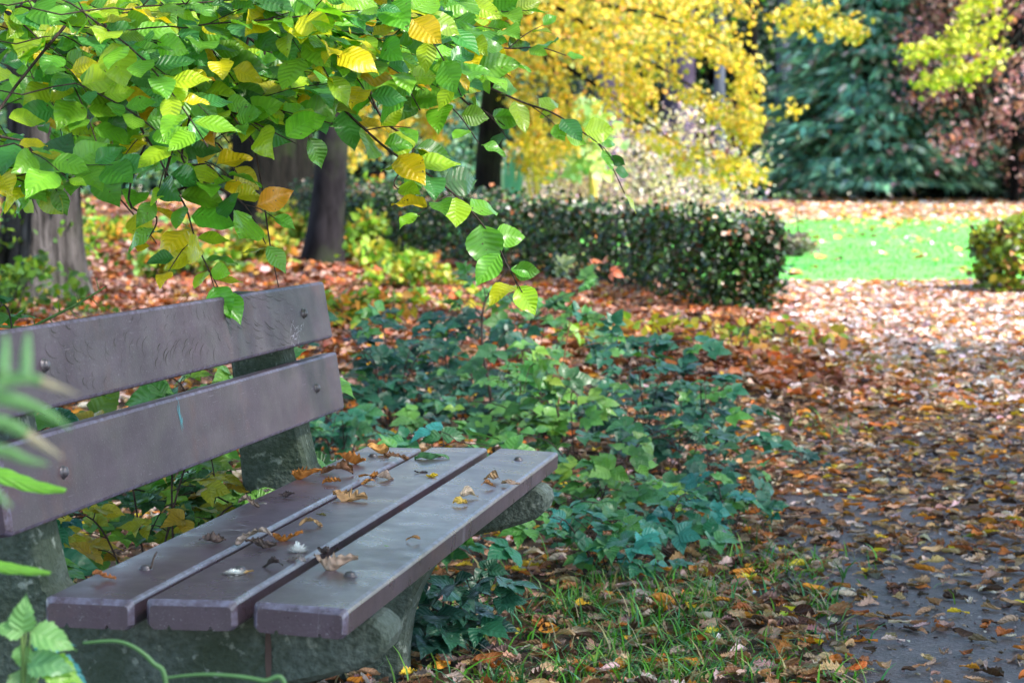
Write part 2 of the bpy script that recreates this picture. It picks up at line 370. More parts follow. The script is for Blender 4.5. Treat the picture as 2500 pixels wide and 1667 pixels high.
# ---------------------------------------------------------------- beech tree with the branches overhead
GRN = [(.10, .30, .025), (.17, .40, .025), (.06, .24, .05), (.32, .48, .02), (.44, .44, .015), (.74, .48, .012), (.70, .26, .02), (.04, .15, .03)]
GW = [30, 29, 11, 18, 6, 8, 1.0, 6]
def put_beech(mb_pts, seedpal=None):
    """mb_pts: list of (pos, dir, normal, size, colour)"""
    pos = np.array([q[0] for q in mb_pts]); d = np.array([q[1] for q in mb_pts]); n = np.array([q[2] for q in mb_pts]); s = np.array([q[3] for q in mb_pts])
    c = np.array([q[4] for q in mb_pts]) 
    sc = np.stack([s*rng.uniform(.9, 1.2, len(s)), s, s], -1)
    return inst_mixed(BEECH, pos, frames(d, n), sc, c)
def twig_leaves(path, spacing=.036, size=.074, first=.12, yb=None, green=None, out=None, tipfull=True):
    ln = np.concatenate([[0], np.cumsum(np.linalg.norm(np.diff(path, axis=0), axis=1))]); tot = ln[-1]; res = []
    side = 1; view = np.array([0, -1, 0.])
    pn = unit(np.array([0, -.62, .78]) + rng.normal(0, .22, 3))
    for q in np.arange(first*tot, tot+.001, spacing*rng.uniform(.8, 1.1)):
        p = np.array([np.interp(q, ln, path[:, k]) for k in range(3)]); a = max(q-.02, 0)
        t = unit(p - np.array([np.interp(a-.01, ln, path[:, k]) for k in range(3)]))
        sd = unit(np.cross(pn, t)); ang = rng.uniform(.7, 1.15)
        if q > tot-.02: ang = .15
        d = unit(t*cos(ang) + sd*side*sin(ang) + rng.normal(0, .16, 3) + np.array([0, 0, -.02])); d = unit(d*[1.15, 1, .62]); side = -side
        n = unit(pn + rng.normal(0, .36, 3))
        st = p + d*.006
        if yb is not None and not yb(st + d*size*.6): continue
        sz = size*rng.uniform(.6, 1.15)*(.8 if q > tot*.9 else 1)
        c = np.clip(pick(GRN, green or GW, 1, .16)[0]*1.32, 0, .85)
        res.append((st, d, n, sz, c))
    return res
TB = np.array([-3.6, 5.2]); TBz = float(gz(*TB))
beech = thing('beech_tree', (TB[0], TB[1], TBz), 'beech tree whose green and yellow branches hang in over the bench from the upper left', 'tree')
mb = MB(); tp = smoothpath([[TB[0], TB[1], TBz-.2], [TB[0]+.03, TB[1], 1.5], [TB[0]+.1, TB[1]-.1, 4], [TB[0]+.3, TB[1]-.2, 8]], 6)
V_, F_, u_ = tube(tp, [.36, .27, .25, .22, .16], 20); mb.add(V_, F_, u_); mb.build('trunk', M['smoothbark'], beech)
limbs = []
for (ex, ey, ez, z0) in [(1.4, 4.4, 1.75, 2.6), (.6, 3.5, 1.75, 2.3), (1.8, 5.6, 2.0, 3.0), (-.4, 4.3, 1.62, 1.9), (2.6, 3.0, 3.4, 3.4), (-.6, 1.2, 3.2, 3.3), (1.2, 8.5, 3.6, 3.8), (-4, 1., 4, 3.6)]:
    s0 = np.array([TB[0]+.05, TB[1]-.05, z0]); e = np.array([ex, ey, ez]); mid = (s0*.5+e*.5) + [0, 0, .55]
    pth = smoothpath([s0, s0*.75+e*.25+[0, 0, .35], mid, e*.8+s0*.2+[0, 0, .33], e], 6)
    V_, F_, u_ = tube(pth, [.06, .035, .02, .008], 8); b_ = MB().add(V_, F_, u_).build('limb', M['twig'], beech); limbs.append(pth)
lp = np.vstack([l[8:] for l in limbs[:4]])
def lead(p):
    """short thin lead from a twig start back to the nearest limb"""
    c = lp + np.array([.12, 0, -.05]); d = np.linalg.norm(c - p, axis=1); q = lp[np.argmin(d)]
    return [q, q*.55 + p*.45 + np.array([0, 0, .04])]
def DD(pts, Y0, Y1):
    n = len(pts); return [D(x, y, Y0 + (Y1-Y0)*i/(n-1)) for i, (x, y) in enumerate(pts)]
twigs = [
 ([(150,-40),(210,20),(258,85),(290,170),(320,285),(355,345),(400,430),(428,480),(450,555),(470,600),(505,668)], 4.05, 3.9, .025, .082),
 ([(560,60),(700,160),(770,232),(830,290),(900,350),(1000,412),(1078,480),(1140,560),(1165,610),(1200,672)], 4.3, 4.2, .034, .082),
 ([(760,-20),(900,45),(1020,75),(1150,110),(1240,110),(1300,128)], 4.6, 4.7, .044, .074),
 ([(700,60),(900,130),(1080,185),(1200,235),(1270,260),(1340,305),(1385,345),(1435,445)], 4.7, 4.8, .062, .070),
 ([(620,100),(800,150),(950,200),(1040,250),(1100,330)], 4.5, 4.4, .046, .074),
 ([(540,240),(580,330),(600,420),(620,560),(640,660)], 4.35, 4.3, .30, .075),
 ([(0,250),(60,330),(110,390),(130,440)], 3.8, 3.8, .045, .08),
 ([(420,190),(520,250),(600,290),(680,330)], 4.0, 3.9, .05, .078),
 ([(600,230),(700,250),(760,270)], 4.1, 4.1, .05, .078),
 ([(420,330),(480,380),(520,420)], 4.05, 4.0, .06, .08),
 ([(380,400),(470,420),(560,470),(610,560)], 4.0, 3.95, .05, .085),
 ([(300,420),(360,500),(330,560)], 4.2, 4.3, .05, .085),
 ([(160,330),(210,390),(260,440),(330,520),(360,560)], 4.4, 4.5, .055, .07),
 ([(440,300),(500,330),(545,400)], 4.2, 4.15, .05, .075),
 ([(1040,200),(1120,260),(1160,290)], 4.75, 4.75, .05, .075),
 ([(860,240),(950,330),(905,420),(940,440)], 4.35, 4.3, .05, .074),
]
for pts, y0, y1, sp, sz in twigs:
    pth = smoothpath(lead(D(*pts[0], y0)) + DD(pts, y0, y1), 6)
    V_, F_, u_ = tube(pth, [.0036, .003, .0024, .0018, .001], 6); br = MB().add(V_, F_, u_).build('branch', M['twig'], beech)
    vis = smoothpath(DD(pts, y0, y1), 6); lv = twig_leaves(vis, sp, sz, .10)
    # side shoots
    tmb = MB(); extra = 0
    for q in range(5, len(vis)-6, 7):
        if rng.random() < .7 and sp < .2:
            t = unit(vis[q+2]-vis[q]); e = vis[q] + unit(t + rng.normal(0, .6, 3)*[1, .3, 1])*rng.uniform(.05, .11)
            sp_ = smoothpath([vis[q], (vis[q]+e)/2+[0, 0, .005], e], 4); V_, F_, u_ = tube(sp_, [.0014, .0008], 5); tmb.add(V_, F_, u_); extra += 1
            lv += twig_leaves(sp_, .034, sz*.85, .3)
    if extra: tmb.build('side_shoot', M['twig'], br)
    V, Fq, u, c = put_beech(lv); mesh('foliage', V, Fq, M['beech'], br, u, c)
# the dense mass at the top left
YBx = [-60, 0, 60, 150, 230, 330, 450, 540, 640, 760, 850, 1000, 1150, 1300]
YBy = [545, 520, 490, 475, 430, 420, 370, 320, 320, 310, 260, 250, 200, 120]
def to_disp(p):
    r = p - np.array([0, 0, H]); y = r[1]*cos(PITCH) - r[2]*sin(PITCH); z = r[1]*sin(PITCH) + r[2]*cos(PITCH)
    return (1250 + F*r[0]/y)/K, (833.5 - F*z/y)/K
def okpt(p):
    x, y = to_disp(p); return y < np.interp(x, YBx, YBy)
for gI in range(84):
    for k in range(1):
        tb = MB(); lv = []
        x0 = rng.uniform(-160, 900)*.98; ymax = np.interp(x0, YBx, YBy); y0 = rng.uniform(-90, max(ymax-140, 0)); Y = rng.uniform(3.6, 5.3)
        an = radians(rng.uniform(-5, 50)); Ls = rng.uniform(260, 480)*4/Y
        pp = [(x0 + Ls*q*cos(an*(.8+.5*q)), y0 + Ls*q*sin(an*(.8+.5*q))) for q in (0, .33, .66, 1)]
        pth = smoothpath(DD(pp, Y, Y+rng.uniform(-.15, .15)), 5)
        keep = np.array([okpt(p) for p in pth]); 
        if not keep.all(): pth = pth[:max(4, int(np.argmin(keep)))]
        full = smoothpath(np.vstack([lead(pth[0] + np.array([-.55, .1, .12]))[:1], [pth[0] + np.array([-.16, .02, .05])], pth[::3], pth[-1:]]), 4)
        V_, F_, u_ = tube(full, [.0012, .0016, .0010], 5); tb.add(V_, F_, u_)
        lv += twig_leaves(pth, .022, .070, .02, okpt)
        for q_ in (.25, .5, .75):
            i_ = int(q_*(len(pth)-2)); t_ = unit(pth[i_+1]-pth[i_]); e_ = pth[i_] + unit(t_*[1, .4, 1] + rng.normal(0, .55, 3)*[.6, 1, .5])*rng.uniform(.12, .24)
            sp_ = smoothpath([pth[i_], (pth[i_]+e_)/2+[0, 0, .008], e_], 5)
            ok_ = np.array([okpt(p) for p in sp_])
            if not ok_.all(): continue
            tb.add(*tube(sp_, [.0012, .0007], 5)); lv += twig_leaves(sp_, .026, .070, .15, okpt)
    if not lv: continue
    br = tb.build('branch', M['twig'], beech); V, Fq, u, c = put_beech(lv); mesh('foliage', V, Fq, M['beech'], br, u, c)
# the upper crown, unseen above the picture, laid out to shade the bench
n = 16000; cl = rng.uniform([-7, -3.5, 0], [1.6, 12, 1], (260, 3)); base_z = lambda y: 2.35 + np.clip(y, 0, 20)*.105
cl[:, 2] = base_z(cl[:, 1]) + rng.uniform(.1, 3.2, 260)
pos = cl[rng.integers(0, 260, n)] + rng.normal(0, .34, (n, 3)); pos[:, 2] = np.maximum(pos[:, 2], base_z(pos[:, 1]) + rng.uniform(0, .2, n))
R = frames(rand_unit(n), unit(rand_unit(n)*.6 + [0, 0, 1])); V, Fq, u, c = inst_mixed(MID, pos, R, rng.uniform(.14, .20, n), pick(GRN, GW, n))
mesh('crown', V, Fq, M['foliage'], beech, u, c)
OKB = np.array([6.6, 3.4, float(gz(6.6, 3.4))]); oak = thing('shade_tree', OKB, 'added unseen tree right of the path whose crown shades bench and path', 'tree'); mb = MB()  # tree added out of view so that its crown shades bench and path
mb.add(*tube(smoothpath([OKB-[0, 0, .2], OKB+[.05, 0, 2], OKB+[0, .1, 5], OKB+[0, 0, 8]], 6), [.5, .36, .3, .15], 18))
for (dx, dy, dz) in [(-3.6, 1.5, 4.6), (-3, -3, 4.4), (-2, 5, 5.2), (2.5, 2, 5.6), (1.5, -3, 5), (-1, 1, 7.5)]:
    mb.add(*tube(smoothpath([OKB+[0, 0, 2.6], OKB+[dx*.4, dy*.4, 3.7], OKB+[dx, dy, dz]], 6), [.16, .10, .03], 8))
mb.build('trunk', M['bark'], oak)
n = 13500; cl = rng.uniform([1.4, -4.0, 0], [10.5, 11, 1], (240, 3)); cl[:, 2] = base_z(cl[:, 1]) + .5 + rng.uniform(.1, 4.0, 240)
pos = cl[rng.integers(0, 240, n)] + rng.normal(0, .42, (n, 3)); pos[:, 2] = np.maximum(pos[:, 2], base_z(pos[:, 1]) + rng.uniform(0, .2, n))
R = frames(rand_unit(n), unit(rand_unit(n)*.6 + [0, 0, 1])); V, Fq, u, c = inst_mixed(MID, pos, R, rng.uniform(.15, .22, n), pick(GRN, GW, n))
mesh('crown', V, Fq, M['foliage'], oak, u, c)

# ---------------------------------------------------------------- the bench
bench = thing('park_bench', W(.1, .87, 0), 'park bench of mauve-brown planks on green-stained concrete supports', 'bench')
def plank(name, p_back, p_front, thick, mat, label=None, notch=True, nrm=None):
    """section given by two (u,z) corners of the show face; the body lies below it"""
    a = np.array(p_back, float); b = np.array(p_front, float); e = unit(b-a); n_ = np.array([-e[1], e[0]]) if nrm is None else np.array(nrm)
    wd = np.linalg.norm(b-a); bv = .006
    sec = [(bv*.3, -bv*.3), (bv, 0), (wd-bv, 0), (wd-bv*.3, -bv*.3), (wd, -bv), (wd, -thick+bv), (wd-bv, -thick)]
    if notch: 
        for c in (wd*.74, wd*.24): sec += [(c+.004, -thick), (c, -thick+.006), (c-.004, -thick)]
    sec += [(bv, -thick), (0, -thick+bv), (0, -bv)]
    sec = np.array(sec); k = len(sec); ctr = np.array([wd/2, -thick/2])
    rings = []; uvs = []
    svals = [0, .0085, .02] + list(np.linspace(.04, L-.04, 9)) + [L-.02, L-.0085, L]
    for s in svals:
        q = sec.copy()
        if s in (0, L):
            q = ctr + (q-ctr)*np.array([1-.009/wd*1.2, 1.0]); top = sec[:, 1] > -bv*1.5; q[top, 1] -= .0075
        for (aa, bb) in q:
            uz = a + e*aa + n_*bb; rings.append(W(uz[0], s, uz[1])); uvs.append((s, aa/wd*.12))
    nr = len(svals); Fq = [[i*k+j, (i+1)*k+j, (i+1)*k+(j+1) % k, i*k+(j+1) % k] for i in range(nr-1) for j in range(k)]
    Fq.append(list(range(k))); Fq.append([(nr-1)*k+j for j in range(k)][::-1])
    me = MB().add(np.array(rings), Fq, np.array(uvs)); o = me.build(name, mat, bench, smooth=False)
    if label: o['label'] = label
    return o
ZS = [.4510, .4497, .4521, .4533, .4532, .4472]; US = [.0031, .1228, .1397, .2599, .2830, .4063]
ORG_b = ORG[bench.name]
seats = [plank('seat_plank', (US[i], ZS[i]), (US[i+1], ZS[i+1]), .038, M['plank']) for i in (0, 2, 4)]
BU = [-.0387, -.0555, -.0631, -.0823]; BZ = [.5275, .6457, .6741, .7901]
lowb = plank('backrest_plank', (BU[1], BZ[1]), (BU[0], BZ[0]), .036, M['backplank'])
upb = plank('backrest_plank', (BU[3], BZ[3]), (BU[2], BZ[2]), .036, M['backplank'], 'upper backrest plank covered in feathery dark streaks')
def bolt(c, nrm, parent, r=.0085):
    nrm = unit(nrm); a = unit(np.cross(nrm, Dv)); b2 = np.cross(nrm, a); V = []; Fq = []; k = 12
    prof = [(1.25, -.001), (1.25, .0012), (1.0, .0016), (.96, .35*r+.002), (.75, .65*r+.002), (.42, .82*r+.002), (.08, .88*r+.002)]
    for (q, hh) in prof:
        for j in range(k): V.append(c + nrm*hh + (a*cos(2*pi*j/k) + b2*sin(2*pi*j/k))*max(r, .008)*q)
    for i in range(len(prof)-1):
        for j in range(k): Fq.append([i*k+j, i*k+(j+1) % k, (i+1)*k+(j+1) % k, (i+1)*k+j])
    Fq.append([(len(prof)-1)*k+j for j in range(k)]); MB().add(V, Fq).build('bolt', M['bolt'], parent)
bn = unit(Uv*1 + Zv*.166)
for s in (.20, 1.54):
    bolt(W(-.0484, s, .587), bn, lowb); bolt(W(-.0730, s, .734), bn, upb)
    for i, u in ((0, .06), (1, .195), (2, .352)): bolt(W(u, s+.03, np.interp(u, US, ZS)), Zv, seats[i], .005)
# paint mark and scratches on the planks
def mark(pts, parent, mat, wd, nrm, name, lift=.0008):
    pts = smoothpath(np.array(pts), 4); t = unit(np.gradient(pts, axis=0)); sd = np.cross(t, nrm); n = len(pts)
    wv = wd*np.sin(np.linspace(.25, pi-.15, n))
    V = np.vstack([pts + sd*wv[:, None] + nrm*lift, pts - sd*wv[:, None] + nrm*lift]); return V, [[i, i+1, n+i+1, n+i] for i in range(n-1)]
pm = MB()
for ds, z0, z1 in ((-.004, .632, .607), (.0, .628, .588), (.003, .640, .598), (.007, .615, .592), (-.001, .645, .6395), (.010, .61, .60)):
    ub = lambda z: -.0387-(z-.5275)*.1422
    V_, F_ = mark([W(ub(z), .712+ds+.002*sin(z*300), z) for z in np.linspace(z0, z1, 5)], lowb, None, .0009, bn, 'x'); pm.add(V_, F_)
sm = MB(); ubk = lambda z: -.0631-(z-.6741)*.1655
for row, (z0, n_) in enumerate([(.684, 34), (.694, 38), (.705, 40), (.717, 40), (.729, 40), (.741, 36), (.753, 34), (.765, 30), (.776, 22)]):
    for k in range(n_):
        s0 = .20 + 1.26*(k + rng.uniform(-.3, .3))/n_ + .010*row
        dens = .5 + .5*sin(s0*9+row*.9) ; 
        if rng.random() < .30 + .35*(1-dens): continue
        a0 = 2.35 + .75*sin(s0*5.2 + 1.0) + .25*sin(row*.7 + s0*11); cv = -1.5 - .5*sin(s0*3+1); l_ = rng.uniform(.016, .050)*(.6+.6*dens); zz = z0 + rng.normal(0, .002); pts = []; s_ = s0
        for q in range(8):
            pts.append(W(ubk(zz), s_, zz)); aa = a0 + cv*q/7; s_ += cos(aa)*l_/7*1.5; zz += sin(aa)*l_/7*.62
            if not .677 < zz < .787: break
        if len(pts) < 4: continue
        V_, F_ = mark(pts, None, None, rng.choice([.0003, .00045, .0007, .0011], p=[.35, .35, .22, .08]), bn, 'x', .0004); sm.add(V_, F_)
sm.build('algae_streaks', M['algae'], upb)
pm.build('paint_mark', M['teal'], lowb)['label'] = 'small turquoise paint scribble'
sm = MB()
for (u0, s0, u1, s1) in [(.05, .56, .10, .62), (.055, .60, .098, .585), (.06, .645, .09, .64), (.045, .585, .11, .60), (.035, .70, .06, .76), (.08, .50, .102, .56), (.05, .53, .09, .545)]:
    V_, F_ = mark([W(u0+(u1-u0)*q, s0+(s1-s0)*q+.004*sin(q*6), .4502) for q in np.linspace(0, 1, 5)], None, None, .0007, Zv, 'x'); sm.add(V_, F_)
sm.build('scratch', M['scratch'], seats[0])
sm = MB()
for k in range(26):
    s0 = 1.47 + rng.normal(0, .035); z0 = .70 + rng.normal(0, .012); a = rng.uniform(-1, 1); l_ = rng.uniform(.006, .03); ub = lambda z: -.0631-(z-.6741)*.1655
    V_, F_ = mark([W(ub(z0+sin(a)*l_*q), s0+cos(a)*l_*q, z0+sin(a)*l_*q) for q in (0, .5, 1)], None, None, .0004, bn, 'x'); sm.add(V_, F_)
sm.build('scratch', M['scratch'], upb)
# concrete supports
prof = [(-.222, .775), (-.150, .775), (-.121, .735), (-.103, .66), (-.086, .58), (-.068, .49), (-.055, .435), (-.035, .4105), (.10, .409), (.25, .409), (.395, .4075),
        (.405, .4045), (.418, .394), (.422, .378), (.416, .360), (.400, .345), (.372, .334), (.335, .322), (.29, .312), (.25, .300), (.215, .272), (.185, .235), (.160, .19), (.143, .14), (.134, .08), (.130, -.08),
        (-.165, -.08), (-.168, .08), (-.175, .25), (-.190, .42), (-.205, .60)]
for s0 in (.155, 1.495):
    pr = np.array(prof); cen = pr.mean(0); k = len(pr); V = []; T_ = .092
    tn = np.gradient(np.vstack([pr[-1:], pr, pr[:1]]), axis=0)[1:-1]; nn = unit(np.stack([tn[:, 1], -tn[:, 0]], 1))   # inward for this winding
    for ds, ins in ((0, .008), (.008, 0), (T_-.008, 0), (T_, .008)):
        for q, m_ in zip(pr, nn): V.append(W(q[0]+m_[0]*ins, s0+ds, q[1]+m_[1]*ins))
    Fq = [[i*k+j, i*k+(j+1) % k, (i+1)*k+(j+1) % k, (i+1)*k+j] for i in range(3) for j in range(k)]
    Fq.append(list(range(k))[::-1]); Fq.append([3*k+j for j in range(k)])
    sp_o = MB().add(V, Fq).build('support', M['concrete'], bench, smooth=False)
    if s0 < 1:
        V_, F_ = mark([W(.258, s0-.0012, z) for z in np.linspace(.405, .30, 5)], None, None, .0045, -Dv, 'x'); V_[:, :] = V_
        MB().add(V_, F_).build('rust_stain', M['rust'], sp_o)

# ---------------------------------------------------------------- things lying on the bench
def zpl(xd, yd, z=.452):
    r = D(xd, yd, 1) - np.array([0, 0, H]); t = (z-H)/r[2]; return np.array([0, 0, H]) + r*t
OR, TAN, DK, BRN, PK, YL, GR = (.46, .17, .04), (.42, .25, .14), (.05, .035, .04), (.20, .09, .05), (.50, .36, .33), (.65, .45, .03), (.10, .26, .12)
def crumple(outl, curl, seed, size, crum=.07):
    V, Fq, u = leaf_T(18, 8, outl, fold=.1, droop=.1, curl=curl, seed=seed); r = np.random.default_rng(seed+5)
    a = r.uniform(0, 6, 6); V = V - [0, .5, 0]
    V[:, 2] += crum*(np.sin(V[:, 0]*7+a[0]+V[:, 1]*4) + .7*np.sin(V[:, 1]*6+a[1]-V[:, 0]*6)); V[:, 0] += crum*.5*np.sin(V[:, 1]*8+a[2]); V[:, 1] += crum*.5*np.sin(V[:, 0]*8+a[3])
    V[:, 2] += crum*.22*np.sin(V[:, 0]*23+V[:, 1]*19+a[4])
    V[:, 2] -= np.percentile(V[:, 2], 4); return V*size, Fq, u
items = [ # x, y, size(px long), colour, outline, curl, label
 (870,1042,55,(.50,.25,.08),OVATE,1.2,'light orange leaf on the back seat plank, touching a big dark curled leaf'),
 (908,1056,56,BRN,OAK2,2.2,'big dark brown curled leaf bridging the first gap at the far end of the seat'),
 (806,1064,70,OR,OAK,1.4,'spiky orange-brown leaf on the back seat plank just before the far bolt'),
 (702,1100,72,OR,OAK2,1.5,'largest orange-brown oak leaf on the back seat plank, curled upward beside the far post'),
 (775,1088,70,BRN,OAK,1.7,'long reddish brown curled leaf lying right of the largest orange oak leaf'),
 (760,1110,42,OR,OAK,1.5,'small orange leaf in front of the largest orange oak leaf on the back seat plank'),
 (848,1096,44,OR,OAK,1.3,'orange leaf hanging over the inner edge of the back seat plank'),
 (846,1112,30,(.45,.2,.06),OVATE,1.0,'small light orange leaf on the middle plank beside the first gap'),
 (884,1102,38,PK,ROUND,1.3,'pale pinkish crumpled leaf on the far half of the middle seat plank'),
 (800,1150,92,(.46,.26,.14),OAK2,.8,'large tan lobed leaf lying at the centre of the middle seat plank'),
 (660,1141,36,DK,OAK,2.2,'small black curled leaf standing on the back seat plank'),
 (572,1164,48,(.22,.16,.14),OAK2,2.0,'grey-brown rolled leaf on the rear edge of the back seat plank'),
 (602,1160,22,(.35,.33,.36),NARROW,1.5,'tiny silvery curled leaf next to the grey-brown rolled leaf'),
 (612,1130,24,(.15,.12,.1),NARROW,2.2,'thin dark curl of leaf on the rear edge of the back seat plank'),
 (990,1055,76,GR,NARROW,.9,'long green leaf lying across the far end of the middle seat plank'),
 (992,1097,26,YL,OVATE,1.0,'small bright yellow leaf at the front edge of the middle seat plank'),
 (968,1087,30,DK,NARROW,1.4,'thin black leaf fragment beside the bright yellow leaf'),
 (1041,1022,28,(.28,.06,.03),OVATE,1.4,'small dark red leaf at the very far end of the middle seat plank'),
 (1016,1023,14,DK,OAK,1.4,'tiny black leaf curl at the very far end of the middle seat plank'),
 (1130,1102,38,(.42,.24,.14),OVATE,1.9,'tan arched leaf on the far half of the front seat plank'),
 (1122,1118,34,(.36,.17,.07),OAK,1.9,'brown curled leaf just in front of the tan arched leaf on the front plank'),
 (1172,1112,42,(.36,.24,.2),OAK,.5,'flat pinkish brown leaf at the outer edge of the front seat plank'),
 (1076,1140,44,(.52,.40,.32),OVATE,1.3,'pale cupped leaf with a dark curl on the front seat plank'),
 (1056,1157,34,(.55,.36,.08),OVATE,1.0,'small ochre leaf touching the pale cupped leaf on the front plank'),
 (950,1240,32,(.42,.2,.08),OAK,1.6,'small orange curled leaf alone in the middle of the front seat plank'),
 (888,1255,11,(.2,.4,.1),NARROW,.6,'tiny green leaf scrap on the middle of the front seat plank'),
 (712,1211,54,(.40,.24,.12),OAK,1.7,'tan twisted leaf between the large tan leaf and the bright orange leaf'),
 (738,1184,24,(.12,.1,.03),NARROW,1.0,'small olive leaf scrap on the middle seat plank'),
 (664,1243,66,OR,OAK2,1.2,'bright orange leaf at the end of the row of dark leaves across the seat'),
 (585,1248,84,(.30,.24,.22),OAK,2.1,'long pale brown rolled leaf in the row of dark leaves across the seat'),
 (486,1245,58,(.11,.075,.07),OAK2,2.2,'blackish crumpled leaf at the rear end of the row across the seat'),
 (600,1258,70,(.09,.06,.055),OAK,2.3,'dark shrivelled leaf in front of the pale rolled leaf on the middle plank'),
 (628,1305,50,DK,OAK,2.3,'black shrivelled leaf drooping over the inner edge of the middle seat plank'),
 (742,1272,36,(.12,.08,.08),ROUND,2.2,'dark round seed husk in the second seat gap'),
 (682,1290,46,(.30,.26,.27),OAK2,1.8,'greyish leaf in the second gap below a tuft of white down'),
 (768,1306,96,(.36,.25,.2),OAK2,2.1,'large tan-grey twisted leaf on the near half of the front seat plank'),
 (241,1329,52,(.48,.17,.06),OAK2,2.2,'orange cupped leaf on the near end of the back seat plank'),
 (570,1318,26,(.55,.33,.14),OVATE,1.3,'small orange leaf scrap against the white feather on the near end of the middle plank'),
]
for i, (x, y, px, c, outl, curl, lab) in enumerate(items):
    p = zpl(x, y); p = p - unit(p*[1, 1, 0])*0; dist = p[1]; size = px*K/F*dist*1.05
    V, Fq, u = crumple(outl, curl, 300+i, size, .055 if curl < 1 else .085)
    a = rng.uniform(-.5, .5) + (pi/2 if i % 2 else -pi/2); Rz = np.array([[cos(a), -sin(a), 0], [sin(a), cos(a), 0], [0, 0, 1]])
    V = V @ Rz.T + p + [0, 0, .0005]; cc = np.tile(pick([c], [1], 1, .05), (len(V), 1)) * (1 + .25*np.sin(V[:, :1]*300+V[:, 1:2]*200))
    nmz = 'green_leaf' if 'green leaf' in lab else ('seed_husk' if 'husk' in lab else 'dry_leaf')
    tag(mesh(nmz, V, Fq, M['dry'], None, u, np.clip(cc, .01, .8), origin=p), lab, 'leaf', 'leaves fallen on the bench')
def down(xd, yd, px, lab, tall):
    p = zpl(xd, yd); s = px*K/F*p[1]; mbd = MB(); n = 260
    d = rand_unit(n); d[:, 2] = np.abs(d[:, 2])*tall; 
    for k in range(n):
        a = p + d[k]*s*.08; b = p + d[k]*s*rng.uniform(.3, .62); sd = unit(np.cross(d[k], [0, .3, 1]))*s*.028
        mbd.add([a-sd, a+sd, b+sd*.6, b-sd*.6], [[0, 1, 2, 3]])
    tag(mbd.build('down_feather', M['down'], origin=p), lab, 'feather')
down(540, 1319, 62, 'white downy feather on the near end of the middle seat plank', .35)
down(683, 1270, 48, 'tuft of white down standing in the second seat gap', 1.0)
p0 = zpl(347, 1306); p1 = zpl(360, 1287) + [0, 0, .012]
V_, F_, u_ = tube(smoothpath([p0 + [0, 0, .001], (p0+p1)/2+[0, 0, .004], p1], 3), .0014, 6); tm = MB().add(V_, F_, u_)
tag(tm.build('dry_twig', M['twig'], origin=p0), 'short dark twig with a pale tip on the near end of the back seat plank', 'twig')
# ---------------------------------------------------------------- fallen leaves
LP = [(.52, .31, .19), (.26, .12, .06), (.46, .14, .03), (.66, .26, .03), (.66, .50, .48), (.74, .50, .03), (.08, .04, .03), (.36, .23, .19), (.30, .38, .05)]
def in_view(x, y, m=1.25): return np.abs(x) < (.2308*m)*y + .25
def litter(n, y0, y1, xlim=None):
    y = np.sqrt(rng.uniform(y0**2, y1**2, n)); x = rng.uniform(-1, 1, n)*(.2308*1.3*y + .45); return x, y
def noise2(x, y): return .5 + .25*np.sin(x*2.7+y*1.1+1) + .25*np.sin(x*1.3-y*2.3+.5) + .15*np.sin(x*6+y*5)
def leaf_field(n, y0, y1, prob, wts_fn, size, Ts, lift=.004, tilt=.5):
    x, y = litter(n, y0, y1); keep = rng.random(n) < prob(x, y); x = x[keep]; y = y[keep]; m = len(x)
    on = x > np.interp(y, EY, EX); tl = np.where(on, tilt*.45, tilt*1.0)
    pos = np.stack([x, y, gz(x, y) + lift + rng.uniform(0, .012, m)*(1-.7*on) + .006], -1)
    nrm = unit(np.array([0, 0, 1.]) + rng.normal(0, 1, (m, 3))*tl[:, None]); a = rng.uniform(0, 2*pi, m); d = np.stack([np.cos(a), np.sin(a), rng.normal(0, .1, m)], -1)
    c = pick(LP, wts_fn, m, .22); s = rng.uniform(*size, m); return pos, frames(d, nrm), s, c, on
edge = lambda x, y: np.interp(y, EY, EX)
def pr_near(x, y):
    on = x > edge(x, y)
    bench_left = .8 + .2*noise2(x, y)
    pth = np.interp(y, [4, 5.2, 6.0, 7.2, 8.4, 9.5], [.30, .42, .60, .80, 1.0, 1.0])*(.6+.8*noise2(x*1.5, y)) + .25*np.exp(-np.abs(x-edge(x, y))/.10)
    return np.where(on, pth, bench_left)
pos, R, s, c, on = leaf_field(23000, 3.4, 9.5, pr_near, [18, 20, 10, 5, 12, 3, 15, 19, 1], (.030, .068), DRY)
